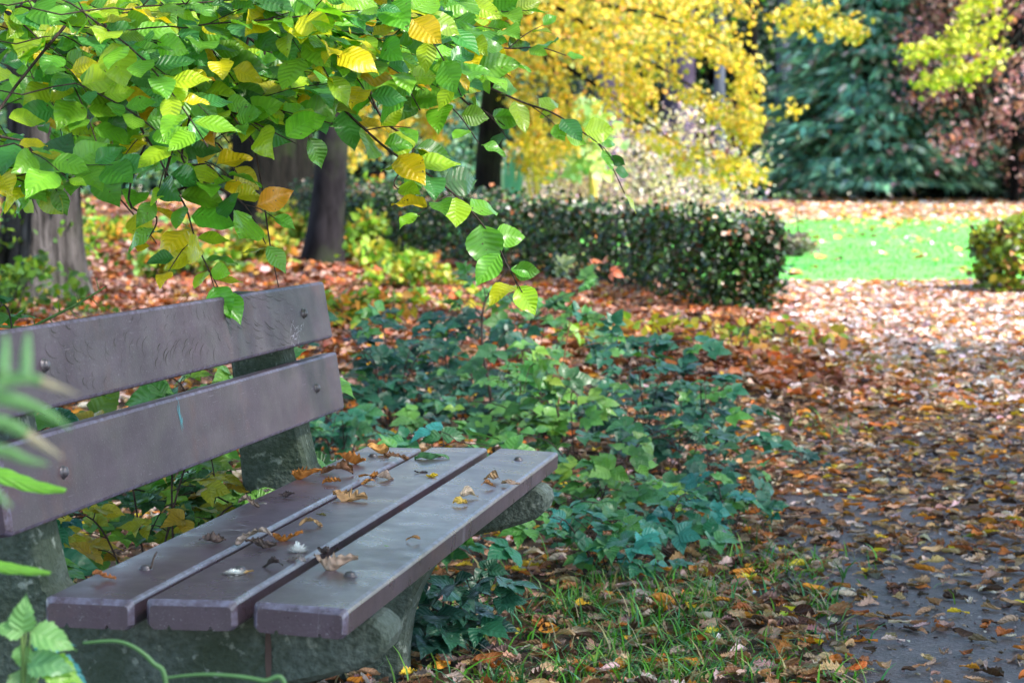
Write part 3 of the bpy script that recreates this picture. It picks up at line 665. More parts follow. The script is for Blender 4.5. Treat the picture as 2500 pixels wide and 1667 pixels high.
# the largest of them in view are things of their own, the rest is one carpet
vis = np.abs(pos[:, 0]) < .228*pos[:, 1]; 
pd = np.array([to_disp(p) for p in pos]); vis &= (pd[:, 1] < 1560) & (pd[:, 0] > 5) & (pd[:, 0] < 2347)
vis &= ~((pd[:, 0] < 930) | ((pd[:, 1] < 1380-(pd[:, 0]-800)*.69) & (pd[:, 0] < 1288)))      # not hidden by the bench
sc_ = s/pos[:, 1]*vis*np.where(on, 1.2, .9); top = np.argsort(-sc_)[:280]; rest = np.setdiff1d(np.arange(len(pos)), top)
def kindof(c):
    if c[0] > .5 and c[1] > .36 and c[2] < .12: return 'yellow'
    if c[1] > c[0]: return 'green'
    if c[0] < .14: return 'dark brown'
    if c[2] > .25: return 'pale'
    if c[0] > .33 and c[2] < .09: return 'orange'
    return 'brown'
for i in top:
    T = DRY[rng.integers(0, len(DRY))]; V, Fq, u, cc = inst(T, pos[i:i+1], R[i:i+1], s[i:i+1], c[i:i+1])
    T = DRY[ti := int(rng.integers(0, len(DRY)))]; V, Fq, u, cc = inst(T, pos[i:i+1], R[i:i+1], s[i:i+1], c[i:i+1])
    szw = 'small' if s[i] < .052 else ('medium sized' if s[i] < .061 else 'large'); shp = 'oval' if ti % 4 == 3 else 'lobed'
    zone = ['bottom edge', 'a little higher', 'further off'][int(np.digitize(pd[i][1], [1330, 1460]) * -1 + 2)]; sdw = 'left' if pd[i][0] < (1350 if not on[i] else 2120) else 'right'
    kd = kindof(c[i]); where = 'on the gritty dark path' if on[i] else 'among grass and brown litter beside the path'
    tag(mesh('fallen_leaf', V, Fq, M['dry'], None, u, cc, origin=pos[i]), f'{szw} {shp} {kd} leaf {where}, {zone}, {sdw}'.replace('on the gritty dark path', 'on the path').replace('among grass and brown litter beside the path', 'on the verge'), 'leaf', f'{kd} leaves fallen {where}')
V, Fq, u, cc = inst_mixed(DRY, pos[rest], R[rest], s[rest], c[rest]); tag(mesh('leaf_litter', V, Fq, M['dry'], None, u, cc), 'carpet of brown, tan and orange fallen leaves', 'leaf litter', kind='stuff')
pos, R, s, c, on = leaf_field(64000, 9.2, 18, lambda x, y: np.where(x > edge(x, y), .95, .9), [15, 14, 17, 10, 20, 6, 7, 10, 1], (.05, .085), DRYLOW, tilt=.45)
m = (pos[:, 0] + .3*np.sin(pos[:, 1]*1.9) + rng.normal(0, .2, len(on)) > edge(pos[:, 0], pos[:, 1])) & (rng.random(len(on)) < .62*np.clip((pos[:, 1]-8)/4, 0, 1)); c[m] = pick([(.70, .52, .52), (.78, .64, .68), (.62, .30, .18), (.46, .36, .38)], [3, 2, 3, 2], int(m.sum()), .18)  # pinkish sky sheen of the damp path leaves painted into their colour
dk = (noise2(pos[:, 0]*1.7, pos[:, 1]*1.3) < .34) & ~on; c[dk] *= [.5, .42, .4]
jit = rng.normal(0, .22, len(on)) + .25*np.sin(pos[:, 1]*2.3) + .12*np.sin(pos[:, 1]*6.1); off_ = pos[:, 0] + jit < edge(pos[:, 0], pos[:, 1]); c[off_] *= [.84, .62, .52]; c[off_ & (pos[:, 0] < 0) & (pos[:, 1] > 12)] *= .72  # off-path leaves redder; at the left, shade behind the trunks darkens their colour
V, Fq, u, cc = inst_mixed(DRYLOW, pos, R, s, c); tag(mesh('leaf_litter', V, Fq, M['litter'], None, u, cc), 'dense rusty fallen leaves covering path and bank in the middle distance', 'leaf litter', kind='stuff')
def pr_far(x, y):
    lx = np.interp(y, [17, 20, 25, 34], [1.3, .8, -1.0, -9.]); lawn = (x > lx) & (y > 17.4) & (y < 33)
    dens = .028 + .10*np.exp(-(y-17.3)/.5) + .25*np.exp(-np.abs(33-y)/1.6)
    return np.where(lawn, dens, np.where((y < 33) | (x > -9), .95, .3))
pos, R, s, c, on = leaf_field(60000, 17, 46, pr_far, [14, 8, 24, 10, 28, 6, 2, 8, 1], (.09, .15), DRYLOW, tilt=.35)
c = np.clip(c*1.3+.03, 0, .85); lf = (pos[:, 0] < np.interp(pos[:, 1], [17, 25, 46], [1.0, -1.5, -8])); c[lf] *= [.42, .28, .22]  # left litter redder, and darkened in colour for the shade behind the trunks
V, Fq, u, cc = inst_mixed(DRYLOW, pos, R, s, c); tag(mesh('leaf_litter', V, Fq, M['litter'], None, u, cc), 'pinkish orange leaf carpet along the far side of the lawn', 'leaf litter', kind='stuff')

x, y = litter(14000, 3.6, 9.5); on = x > edge(x, y) - .1; x = x[on]; y = y[on]; m = len(x)
V, Fq, u, cc = inst_mixed(LOWT := [LOW[0], DRYLOW[1]], np.stack([x, y, gz(x, y)+.009], -1), frames(rand_unit(m)*[1, 1, .2], unit(rng.normal(0, .5, (m, 3))+[0, 0, 1])), rng.uniform(.004, .017, m), pick([(.14, .08, .05), (.07, .05, .055), (.28, .17, .10), (.34, .29, .32), (.18, .14, .17)], [5, 3, 4, 2, 3], m))
tag(mesh('leaf_crumbs', V, Fq, M['litter'], None, u, cc), 'small brown leaf crumbs and grit scattered over the path', 'debris', kind='stuff')
# ---------------------------------------------------------------- grass
def blades(x, y, h, wd, col, lean=1.5):
    n = len(x); z = gz(x, y); a = rng.uniform(0, 2*pi, n); ln = rng.uniform(.2, 1, n)*lean
    k = 4; V = np.zeros((n, 2*k, 3)); sd = np.stack([-np.sin(a), np.cos(a), np.zeros(n)], -1)
    sd = unit(sd + rng.normal(0, .4, (n, 3))*[1, 1, 0])
    for j in range(k):
        q = j/(k-1); off = np.stack([np.cos(a)*ln*h*q**1.8, np.sin(a)*ln*h*q**1.8, h*q*(1-.42*ln*q)], -1); base = np.stack([x, y, z], -1) + off
        ww = (wd*(1-q)**.7+.0003)[:, None]; V[:, 2*j] = base-sd*ww; V[:, 2*j+1] = base+sd*ww
    f = np.array([[2*j, 2*j+1, 2*j+3, 2*j+2] for j in range(k-1)]); Fq = (f[None] + (np.arange(n)*2*k)[:, None, None]).reshape(-1, 4)
    return V.reshape(-1, 3), Fq, np.repeat(col, 2*k, axis=0)
GC = [(.10, .32, .03), (.045, .15, .03), (.15, .32, .05), (.34, .28, .15), (.06, .24, .10)]
xs = []; yy = []; hh = []; 
for t_ in range(95):                                   # tufts on the verge
    yd = rng.uniform(1330, 1600); xd = (rng.uniform(960, 1990) if rng.random() < .5 else rng.normal(1450, 230)) if yd > 1380 else rng.uniform(1300, 1900); g = gpt(xd, yd)
    if g[0] > edge(g[0], g[1]) + .04: continue
    m = rng.integers(12, 34); xs += list(g[0] + rng.normal(0, .035, m)); yy += list(g[1] + rng.normal(0, .04, m)); hh += list(rng.uniform(.03, .10, m)*rng.uniform(.6, 1.15))
m = 800; yb_ = rng.uniform(3.6, 7.0, m); xb_ = rng.uniform(-.3, 1, m)*edge(0, yb_)*1.02; xs += list(xb_); yy += list(yb_); hh += list(rng.uniform(.012, .05, m))
m = 700; yb_ = rng.uniform(2.6, 5.5, m); xb_ = rng.uniform(-1.5, .1, m); xs += list(xb_); yy += list(yb_); hh += list(rng.uniform(.03, .14, m))
for (xd, yd, m, sp) in [(1900, 1000, 60, .07), (2000, 850, 50, .15), (1560, 1010, 30, .07), (1700, 1300, 60, .08), (1850, 1320, 60, .1), (1780, 780, 60, .2), (1650, 1420, 60, .06), (1330, 1430, 50, .04)]:
    g = gpt(xd, yd); xs += list(g[0]+rng.normal(0, sp, m)); yy += list(g[1]+rng.normal(0, sp*1.5, m)); hh += list(rng.uniform(.04, .12, m))
xs = np.array(xs); yy = np.array(yy); hh = np.array(hh); V, Fq, c = blades(xs, yy, hh, rng.uniform(.0014, .0036, len(xs)), pick(GC, [5, 4, 3, 3, 3], len(xs)))
tag(mesh('grass', V, Fq, M['grass'], None, None, c), 'tufts of green and straw grass on the verge beside the path', 'grass', kind='stuff')
n = 26000; x = rng.uniform(-5, 10.5, n); y = rng.uniform(17.1, 33, n); ok = (x > np.interp(y, [17, 20, 25, 34], [1.3, .8, -1.0, -9.])); x = x[ok]; y = y[ok]
V, Fq, c = blades(x, y, rng.uniform(.03, .07, len(x)), rng.uniform(.006, .012, len(x)), pick([(.12, .50, .08), (.20, .58, .11), (.09, .42, .12)], [3, 3, 1], len(x)))
tag(mesh('grass', V, Fq, M['grass'], None, None, c), 'short bright green grass of the sunlit lawn', 'grass', kind='stuff')

# ---------------------------------------------------------------- plants of the verge
DKG = [(.020, .105, .060), (.012, .065, .050), (.03, .14, .08), (.07, .22, .04)]
LTG = [(.14, .33, .06), (.09, .26, .06), (.22, .40, .05), (.05, .16, .06)]
YLG = [(.30, .36, .03), (.45, .40, .03), (.12, .28, .05), (.5, .34, .04)]
TLG = [(.03, .16, .09), (.06, .22, .08), (.03, .22, .20), (.09, .25, .05)]
def compound(p, d, nrm, size, nl, col):
    """compound leaf: terminal leaflet and pairs"""
    out = []; d = unit(d); sd = unit(np.cross(nrm, d)); pet = size*.5
    tip = p + d*pet
    out.append((tip, d, nrm, size, col))
    for k in range((nl-1)//2):
        q = tip - d*pet*.35*k*1.2
        for sg in (1, -1):
            dd = unit(d*(.45 - .5*k) + sd*sg + rng.normal(0, .1, 3)); out.append((q, dd, unit(nrm + rng.normal(0, .18, 3)), size*rng.uniform(.75, .9), col))
    return out
def bramble(base, h, sp, ncane, pal, wts, label, size=.06, lean=None, nleaf=9, name='bramble_bush', cat='bush', stem='twig', nl=(3, 5), arch=.35, mat='bramble', group='brambles beside and behind the bench', T=None):
    th_ = thing(name, base, label, cat, group); cm = MB(); lv = []
    for k in range(ncane):
        a = rng.uniform(0, 2*pi); hk = h*rng.uniform(.4, 1.45); r_ = sp*rng.uniform(.3, 1.6); e = base + [cos(a)*r_, sin(a)*r_, hk*(1-arch)]
        if lean is not None: e = e + np.array(lean)*rng.uniform(.5, 1)
        m1 = base*.6+e*.4 + [0, 0, hk*.5]; m2 = base*.2+e*.8 + [0, 0, hk*.35]
        s_ = base + np.array([rng.normal(0, .04), rng.normal(0, .04), 0]); pth = smoothpath([s_, m1, m2, e], 6)
        V_, F_, u_ = tube(pth, [.0024, .0018, .0010], 5); cm.add(V_, F_, u_)
        for q in np.linspace(.18, 1, nleaf):
            i = min(int(q*(len(pth)-1)), len(pth)-2); p = pth[i]; t = unit(pth[i+1]-pth[i]); az = rng.uniform(0, 2*pi)
            d = unit(np.array([cos(az), sin(az), rng.uniform(-.15, .5)]) + t*.3); pe = p + d*rng.uniform(.02, .07)
            cm.add(*tube(np.array([p, (p+pe)/2+[0, 0, .004], pe]), [.0012, .0009], 4))
            nrm = unit(np.array([0, -.45, .9]) + rng.normal(0, .3, 3))
            lv += compound(pe, unit(d*[1, 1, .25] + [0, 0, -.15]), nrm, size*1.22*rng.uniform(.5, 1.2)*(.75 if q > .9 else 1), rng.choice(nl), pick(pal, wts, 1, .14)[0])
    cm.build('cane', M[stem], th_)
    pos = np.array([q[0] for q in lv]); R = frames(np.array([q[1] for q in lv]), np.array([q[2] for q in lv])); s = np.array([q[3] for q in lv]); c = np.array([q[4] for q in lv])
    V, Fq, u, cc = inst_mixed(T or BRAMBLE, pos, R, s, c); mesh('foliage', V, Fq, M[mat], th_, u, cc); return th_
# right of the bench, from far to near (display pixel of the foot, height m, spread m)
for (xd, yd, h, sp, nc, pal, wt, lab, sz) in [
 (900, 1000, .40, .30, 9, DKG, [4, 3, 2, 1], 'dark bluish green bramble just right of the backrest planks', .062),
 (1010, 950, .33, .28, 8, DKG, [4, 3, 2, 1], 'dark low bramble behind the tall arching sapling stem', .06),
 (1090, 1010, .32, .28, 9, DKG, [4, 3, 2, 1], 'dense dark bramble beyond the far end of the middle seat plank', .062),
 (800, 1090, .20, .18, 6, TLG, [4, 4, 2, 1], 'teal shiny bramble between the backrest post and the back seat plank', .055),
 (1300, 1090, .34, .28, 9, LTG, [4, 4, 2, 2], 'bright light green bramble beyond the far corner of the front seat plank', .062),
 (1230, 980, .38, .25, 7, LTG, [2, 4, 1, 4], 'mid green bramble around the foot of the red stem', .06),
 (1480, 1060, .32, .32, 9, DKG, [4, 3, 3, 1], 'dark bluish bramble in the middle of the bank beyond the bench', .06),
 (1600, 1100, .26, .28, 9, DKG, [4, 2, 3, 1], 'bluish green bramble nearest the leaf covered path', .055),
 (1700, 1170, .16, .22, 6, DKG, [4, 2, 3, 1], 'low trailing bramble reaching out towards the path', .045),
 (1380, 1200, .22, .24, 8, LTG, [3, 4, 1, 5], 'green bramble right under the far front corner of the seat', .06),
 (1530, 1290, .16, .22, 6, TLG, [4, 4, 2, 2], 'low turquoise tinted bramble beside the dead twig', .05),
 (1330, 1330, .13, .16, 5, TLG, [4, 4, 2, 2], 'small turquoise bramble in the grass in front of the far support', .05),
 (985, 1520, .15, .07, 2, DKG, [3, 4, 1, 0], 'dark broad leaved bramble shoot at the foot of the bench leg', .058),
 (1090, 1520, .17, .09, 3, DKG, [4, 3, 1, 0], 'dark bramble shoot with big drooping leaves right of the bench leg', .06),
 (1660, 1260, .12, .14, 4, TLG, [4, 4, 3, 2], 'small bramble runner with teal leaves at the path edge', .045)]:
    bramble(gpt(xd, yd), h, sp, nc, pal, wt, lab, sz)
# behind the bench
for (x, y, h, sp, nc, pal, wt, lab, sz) in [
 (-.95, 3.9, .60, .22, 7, TLG, [3, 4, 1, 3], 'teal green bramble seen through the gap between the two backrest planks at the left', .075),
 (-.72, 4.3, .40, .24, 10, YLG, [3, 3, 3, 2], 'yellowing bramble behind the seat near the near support', .055),
 (-.45, 4.6, .40, .24, 10, LTG, [3, 3, 2, 4], 'green bramble low behind the middle of the seat', .058),
 (-.62, 4.9, .56, .25, 9, LTG, [3, 4, 2, 3], 'light green bramble behind the middle of the backrest', .075),
 (-.30, 5.3, .36, .25, 7, TLG, [3, 4, 1, 4], 'dark teal bramble close behind the far backrest post', .06),
 (-1.15, 4.6, .62, .28, 8, LTG, [3, 4, 3, 3], 'leafy green bramble behind the left end of the backrest', .06)]:
    bramble(np.array([x, y, float(gz(x, y))]), h, sp, nc, pal, wt, lab, sz)
# thorny shoot above the left end of the backrest
b0 = D(-120, 860, 4.2); tp_ = smoothpath([np.array([b0[0], b0[1], 0.02]), D(-90, 840, 4.2), D(80, 748, 4.1), D(170, 702, 4.1), D(243, 659, 4.1)], 7)
ts_ = thing('thorny_shoot', tp_[0], 'bare green thorny shoot slanting up behind the left end of the upper backrest plank', 'shoot'); mbx = MB(); V_, F_, u_ = tube(tp_, [.004, .003, .0015], 7); mbx.add(V_, F_, u_)
mbx.build('stem', M['greenstem'], ts_); mbx = MB()
for i in range(10, len(tp_)-2, 2):
    d = unit(np.cross(unit(tp_[i+1]-tp_[i]), [0, 1, 0])*(1 if i % 4 else -1) + [.3, 0, 0]); mbx.add(*tube(np.array([tp_[i], tp_[i]+d*rng.uniform(.010, .022), tp_[i]+d*.028+[.004, 0, 0]]), [.0011, .0003], 4)) 
mbx.build('thorn', M['greenstem'], ts_)
# saplings
def sapling(path, tips, label, stem, pal, wts, r=.005, size=.055, nl=(5, 7), name='sapling', T=None):
    th_ = thing(name, path[0], label, 'sapling'); pth = smoothpath(path, 6); mb_ = MB(); V_, F_, u_ = tube(pth, [r, r*.7, r*.35], 7); mb_.add(V_, F_, u_); lv = []
    for (p, d, k) in tips:
        p = np.array(p); j = np.argmin(np.linalg.norm(pth-p, axis=1)); q = pth[max(j-2, 0)]; mb_.add(*tube(smoothpath([q, (q+p)/2+[0, 0, .02], p], 4), [r*.35, r*.2], 5))
        for z in range(k):
            dd = unit(np.array(d) + rng.normal(0, .5, 3)); lv += compound(p + dd*rng.uniform(0, .04), dd, unit(np.array([0, -.5, .85]) + rng.normal(0, .3, 3)), size*rng.uniform(.7, 1.15), rng.choice(nl), pick(pal, wts, 1)[0])
    mb_.build('stem', M[stem], th_)
    pos = np.array([q[0] for q in lv]); R = frames(np.array([q[1] for q in lv]), np.array([q[2] for q in lv])); s = np.array([q[3] for q in lv]); c = np.array([q[4] for q in lv])
    V, Fq, u, cc = inst_mixed(T or BRAMBLE, pos, R, s, c); mesh('foliage', V, Fq, M['bramble'], th_, u, cc)
g = gpt(1135, 1060); sapling([g, D(1125, 900, g[1]), D(1108, 800, g[1]), D(1112, 700, g[1]), D(1150, 640, g[1]), D(1172, 610, g[1])], [(D(1100, 640, g[1]), (-1, 0, .1), 3), (D(1180, 690, g[1]), (1, 0, .2), 3), (D(1060, 690, g[1]), (-1, 0, 0), 2)], 'slender grey-green sapling arching up between the bench and the hedge', 'twig', LTG, [1, 3, 0, 5], .006, .05)
g = gpt(1200, 1010); sapling([g, D(1195, 900, g[1]), D(1202, 800, g[1]), D(1222, 725, g[1])], [(D(1260, 700, g[1]), (1, 0, .2), 4), (D(1330, 665, g[1]), (1, 0, .3), 3), (D(1340, 720, g[1]), (1, 0, 0), 3), (D(1230, 730, g[1]), (0, 0, 1), 2)], 'thin dark stemmed sapling with fresh green leaflets left of the red stem', 'twig', LTG, [1, 3, 0, 5], .0045, .055)
g = gpt(1270, 1075); sapling([g, D(1275, 1000, g[1]), D(1288, 880, g[1]), D(1305, 760, g[1]), D(1312, 720, g[1])], [(D(1400, 760, g[1]), (1, 0, 0), 3), (D(1430, 790, g[1]), (1, 0, .1), 2), (D(1330, 740, g[1]), (1, 0, .2), 2), (D(1350, 800, g[1]), (1, 0, 0), 2)], 'red stemmed sapling with bluish leaves standing beyond the seat', 'redstem', DKG, [2, 1, 4, 3], .0045, .055)
g = gpt(1260, 640); sapling([g, D(1262, 580, g[1]), D(1250, 500, g[1])], [(D(1240, 480, g[1]), (-.5, 0, .5), 2), (D(1280, 500, g[1]), (1, 0, .3), 2), (D(1260, 520, g[1]), (.4, 0, -.5), 2)], 'small grey-green sapling rising just in front of the hedge', 'twig', [(.08, .16, .08), (.10, .20, .10)], [1, 1], .006, .13, (3, 5))
g = gpt(1300, 760); sapling([g, D(1290, 680, g[1]), D(1300, 610, g[1])], [(D(1340, 600, g[1]), (1, 0, 0), 2), (D(1380, 615, g[1]), (1, 0, -.1), 2)], 'sapling with a spray of coral orange leaves in front of the hedge', 'twig', [(.60, .17, .06), (.66, .36, .28), (.6, .22, .1)], [1, 1, 1], .004, .07, (3,))
g = gpt(1240, 770); sapling([g, D(1230, 690, g[1]), D(1240, 630, g[1])], [(D(1270, 620, g[1]), (1, 0, .1), 3), (D(1330, 640, g[1]), (1, 0, -.1), 3), (D(1090, 620, g[1]), (-1, 0, .0), 3)], 'dull green sapling spreading flat leaves in front of the hedge', 'twig', [(.09, .16, .07), (.12, .18, .06)], [1, 1], .004, .075, (5,))

# ---------------------------------------------------------------- dead twigs, feather, pebbles
def twig_on_ground(pts, r, lab, lifts):
    P_ = [gpt(*q) + [0, 0, l] for q, l in zip(pts, lifts)]; V_, F_, u_ = tube(smoothpath(P_, 5), r, 6); m_ = MB().add(V_, F_, u_)
    a = P_[len(P_)//2]; 
    for k in range(2): m_.add(*tube(np.array([a, a + np.array([.05*(k-.5), .05, .04])]), [r[-1], .0005], 5))
    tag(m_.build('fallen_twig', M['twig'], origin=P_[0]), lab, 'twig', 'fallen twigs on the verge')
twig_on_ground([(1395, 1300), (1480, 1265), (1560, 1215)], [.003, .002], 'pale bent twig lying through the turquoise bramble', [.01, .03, .05])
twig_on_ground([(1590, 1285), (1750, 1218), (1935, 1190)], [.003, .0018], 'long straight fallen twig reaching from the bramble onto the path', [.01, .025, .012])
twig_on_ground([(1500, 1460), (1560, 1420), (1640, 1400)], [.0035, .002], 'short grey twig lying in the grass tufts below the path edge', [.012, .02, .012])
g = D(1662, 1215, 5.7); Vf, Ff, uf = leaf_T(10, 2, NARROW, fold=.4, droop=.2); Rf = frames(np.array([[.1, 0, -1.]]), np.array([[0, -1, .2]]))
V, Fq, u, cc = inst((Vf, Ff, uf), g[None], Rf, np.array([.05]), np.array([[.40, .40, .55]])); tag(mesh('feather', V, Fq, M['dry'], None, u, cc, origin=g), 'bluish grey feather hanging from the small teal bramble at the path edge', 'feather')
def pebble(xd, yd, s, lab):
    g = gpt(xd, yd) + [0, 0, .012]; V = []; Fq = []; k = 10
    for i in range(6):
        ph = pi*i/5
        for j in range(k):
            a = 2*pi*j/k; rr = sin(ph)*(1+.12*sin(3*a+i)); V.append(g + np.array([cos(a)*rr*1.3, sin(a)*rr, cos(ph)*.5])*s)
    for i in range(5):
        for j in range(k): Fq.append([i*k+j, (i+1)*k+j, (i+1)*k+(j+1) % k, i*k+(j+1) % k])
    tag(MB().add(V, Fq).build('pebble', M['stone'], origin=g), lab, 'stone')
pebble(2187, 1236, .013, 'pale bluish pebble alone on the dark path near the right edge'); pebble(1724, 1374, .010, 'small pale pebble in the litter left of the yellow-green verge grass')

# ---------------------------------------------------------------- foreground plants at the left edge
def frond(base, pts, lab, pal, pl, npn=26, mat='grass'):
    th_ = thing('fern', base, lab, 'fern', 'ferns close to the camera at the left edge'); pth = smoothpath([base] + pts, 10); V_, F_, u_ = tube(pth, [.003, .002, .0008], 6); MB().add(V_, F_, u_).build('stem', M['greenstem'], th_)
    m0 = int(len(pth)*.35); pos = []; d = []; nr = []; s = []; vw = np.array([0, -1, .3])
    for i in range(m0, len(pth)-1):
        for hf in (0, .5):
            p = pth[i]*(1-hf)+pth[i+1]*hf; t = unit(pth[i+1]-pth[i]); q = (i-m0)/(len(pth)-m0); sd = unit(np.cross(t, vw))
            for sg in (1, -1):
                dd = unit(sd*sg + t*.45); ll = pl*sin(pi*(.12+.85*q))**.8
                for k in range(9):                       # small lobes along each pinna
                    r_ = (k+.5)/9; c_ = p + dd*ll*r_; s2 = unit(np.cross(dd, vw))
                    for s3 in (1, -1): pos.append(c_); d.append(unit(s2*s3+dd*.5)); nr.append(unit(vw+rng.normal(0, .2, 3))); s.append(ll*.16*(1-r_*.75))
    n = len(pos); V, Fq, u, c = inst_mixed([leaf_T(3, 2, NARROW, fold=.1, droop=.1)], np.array(pos), frames(np.array(d), np.array(nr)), np.array(s)*1.6, pick(pal, [1]*len(pal), n, .1)); mesh('foliage', V, Fq, M[mat], th_, u, c)
FG = [(.20, .36, .14), (.16, .32, .10), (.26, .38, .18)]
yf = 1.15
def fern():
    base = np.array([-.36, yf, 0.]); th_ = thing('fern', base, 'blurred pale green fern close to the camera at the left edge', 'fern')
    ra = smoothpath([base, D(-110, 1500, yf), D(-70, 1200, yf), D(-45, 1000, yf), D(-20, 880, yf), D(10, 850, yf)], 6); MB().add(*tube(ra, [.0016, .0010], 6)).build('stem', M['greenstem'], th_)
    pin = [([(8, 858), (10, 815), (14, 768)], 15, 0), ([(58, 860), (60, 815), (64, 762)], 15, 0), ([(-30, 885), (60, 868), (110, 882), (185, 908)], 15, 1), ([(-40, 905), (30, 918), (100, 945), (165, 985)], 19, 0), ([(-45, 960), (20, 975), (80, 1010), (145, 1052)], 17, 1), ([(-50, 1030), (10, 1035), (60, 1055), (112, 1066)], 15, 0), ([(-60, 1110), (-20, 1125), (25, 1165)], 14, 0), ([(-15, 880), (30, 862), (60, 862)], 12, 0)]
    for pts, wpx, straw in pin:
        pth = smoothpath([D(x, y, yf + .02*k) for k, (x, y) in enumerate(pts)], 7); pos = []; d = []; s = []; c = []; n = len(pth); px = K/F*yf
        for i in range(n-1):
            for hf in (0, .5):
                q = (i+hf)/n; p = pth[i]*(1-hf)+pth[i+1]*hf; t = unit(pth[i+1]-pth[i]); sd = unit(np.cross(t, [0, -1, .2]))
                for sg in (1, -1): pos.append(p); d.append(unit(sd*sg+t*.5)); s.append(wpx*px*(1-q**2.5)*1.1); c.append((.55, .47, .36) if straw and q > .5 else (.24, .46, .20))
        pos = np.array(pos); m = len(pos); V, Fq, u, cc = inst_mixed([leaf_T(4, 2, ROUND, fold=.1, droop=.1)], pos, frames(np.array(d), np.tile([0, -1, .3], (m, 1)) + rng.normal(0, .15, (m, 3))), np.array(s), np.array(c)*rng.uniform(.85, 1.15, (m, 1)))
        V2, F2, u2 = tube(pth, [.0008, .0004], 5)
        o_ = mesh('pinna', V, Fq, M['grass'], th_, u, cc)
fern()
def strap(path, wid, lab, col, name='broad_leaf_plant', base=None, twist=0):
    th_ = thing(name, path[0] if base is None else base, lab, 'plant'); pth = smoothpath(path, 8); n = len(pth); t = unit(np.gradient(pth, axis=0)); vw = np.array([0, -1, .5]); sd = unit(np.cross(t, vw)); q = np.linspace(0, 1, n)
    if base is not None: MB().add(*tube(smoothpath([base, base*.5+pth[0]*.5+[0, 0, .03], pth[0]], 5), .002, 6)).build('stem', M['greenstem'], th_)
    ww = wid*np.sin(pi*np.clip(q*.94+.03, 0, 1))**.7*(1+.08*np.sin(q*40)); V = np.vstack([pth+sd*ww[:, None]+[0, .004, 0], pth, pth-sd*ww[:, None]*.9+[0, .006, 0]])
    Fq = [[i, i+1, n+i+1, n+i] for i in range(n-1)] + [[n+i, n+i+1, 2*n+i+1, 2*n+i] for i in range(n-1)]; uv = np.vstack([np.stack([np.full(n, a), q], 1) for a in (-1, 0, 1)])
    MB().add(V, Fq, uv, np.array(col)).build('blade', M['bramble'], th_)
ys_ = 2.25
strap([D(-160, 1060, ys_), D(-60, 1075, ys_), D(10, 1095, ys_), D(80, 1118, ys_), D(150, 1128, ys_)], .0085, 'bright green long leaf crossing the lower backrest plank at the left edge', (.16, .42, .03), base=np.array([-.62, ys_, 0]))
strap([D(-160, 1270, ys_), D(-60, 1290, ys_), D(20, 1306, ys_), D(115, 1318, ys_)], .0065, 'smaller bright green leaf in front of the near support at the left edge', (.16, .40, .04), base=np.array([-.60, ys_, 0]))
for i, (pts, lab) in enumerate([([(150, 1500), (190, 1476), (280, 1474), (350, 1520), (385, 1600)], 'thick green arching stalk in front of the near support'), ([(300, 1600), (380, 1556), (480, 1548), (600, 1562), (660, 1600)], 'green grass stalk curving along the bottom edge under the bench')]):
    q = [D(x, y, 2.35) for x, y in pts]; e0 = np.array([q[-1][0]+.01, 2.35, 0.]); th_ = thing('grass_stalk', e0, lab, 'stalk'); V_, F_, u_ = tube(smoothpath(q[1:] + [(q[-1]+e0)/2, e0], 8), [.0014, .0028, .0032], 8); MB().add(V_, F_, u_, (.12, .26, .10)).build('stem', M['grass'], th_)
def nettle(base, spec, lab, name='leafy_weed'):
    th_ = thing(name, base, lab, 'plant'); mb_ = MB(); pos = []; d = []; s = []; c = []; top = spec[0][0]
    mb_.add(*tube(smoothpath([base, (base+top)/2+[.01, 0, 0], top], 5), [.003, .002], 6)); 
    for (p, dr, sz, col) in spec:
        j = (base+top)/2; mb_.add(*tube(np.array([top if p is top else j*.3+top*.7, p]), .001, 5)); pos.append(p); d.append(dr); s.append(sz); c.append(col)
    mb_.build('stem', M['greenstem'], th_); T_ = [leaf_T(20, 6, POINTY, fold=.15, droop=.25, corr=.012, ncorr=7, wav=.04, serr=.25, nser=8, seed=k) for k in range(3)]
    V, Fq, u, cc = inst_mixed(T_, np.array(pos), frames(unit(np.array(d, float)), np.tile(unit(np.array([0., -.6, .6])), (len(pos), 1))), np.array(s), np.array(c)); mesh('foliage', V, Fq, M['bramble'], th_, u, cc)
yn = 2.3; pxm = K/F*yn; lg = (.20, .42, .13); tl = (.03, .24, .30); 
nettle(np.array([D(30, 1568, yn)[0], yn, 0.]), [(D(50, 1455, yn), (.1, 0, 1), 95*pxm, lg), (D(60, 1450, yn), (-1, 0, .15), 85*pxm, lg), (D(70, 1450, yn), (1, 0, -.35), 115*pxm, lg), (D(50, 1480, yn), (.1, 0, -1), 70*pxm, lg),
   (D(60, 1520, yn), (1, -.1, -.1), 120*pxm, (.17, .38, .16)), (D(90, 1520, yn), (1, 0, -.45), 120*pxm, (.22, .45, .05)), (D(110, 1520, yn+.05), (1, 0, -.5), 110*pxm, tl), (D(70, 1470, yn+.06), (1, .2, -.1), 110*pxm, tl), (D(20, 1550, yn), (.6, 0, -.5), 110*pxm, (.18, .33, .13))], 'pale green toothed leaves with one turquoise leaf in the bottom left corner')

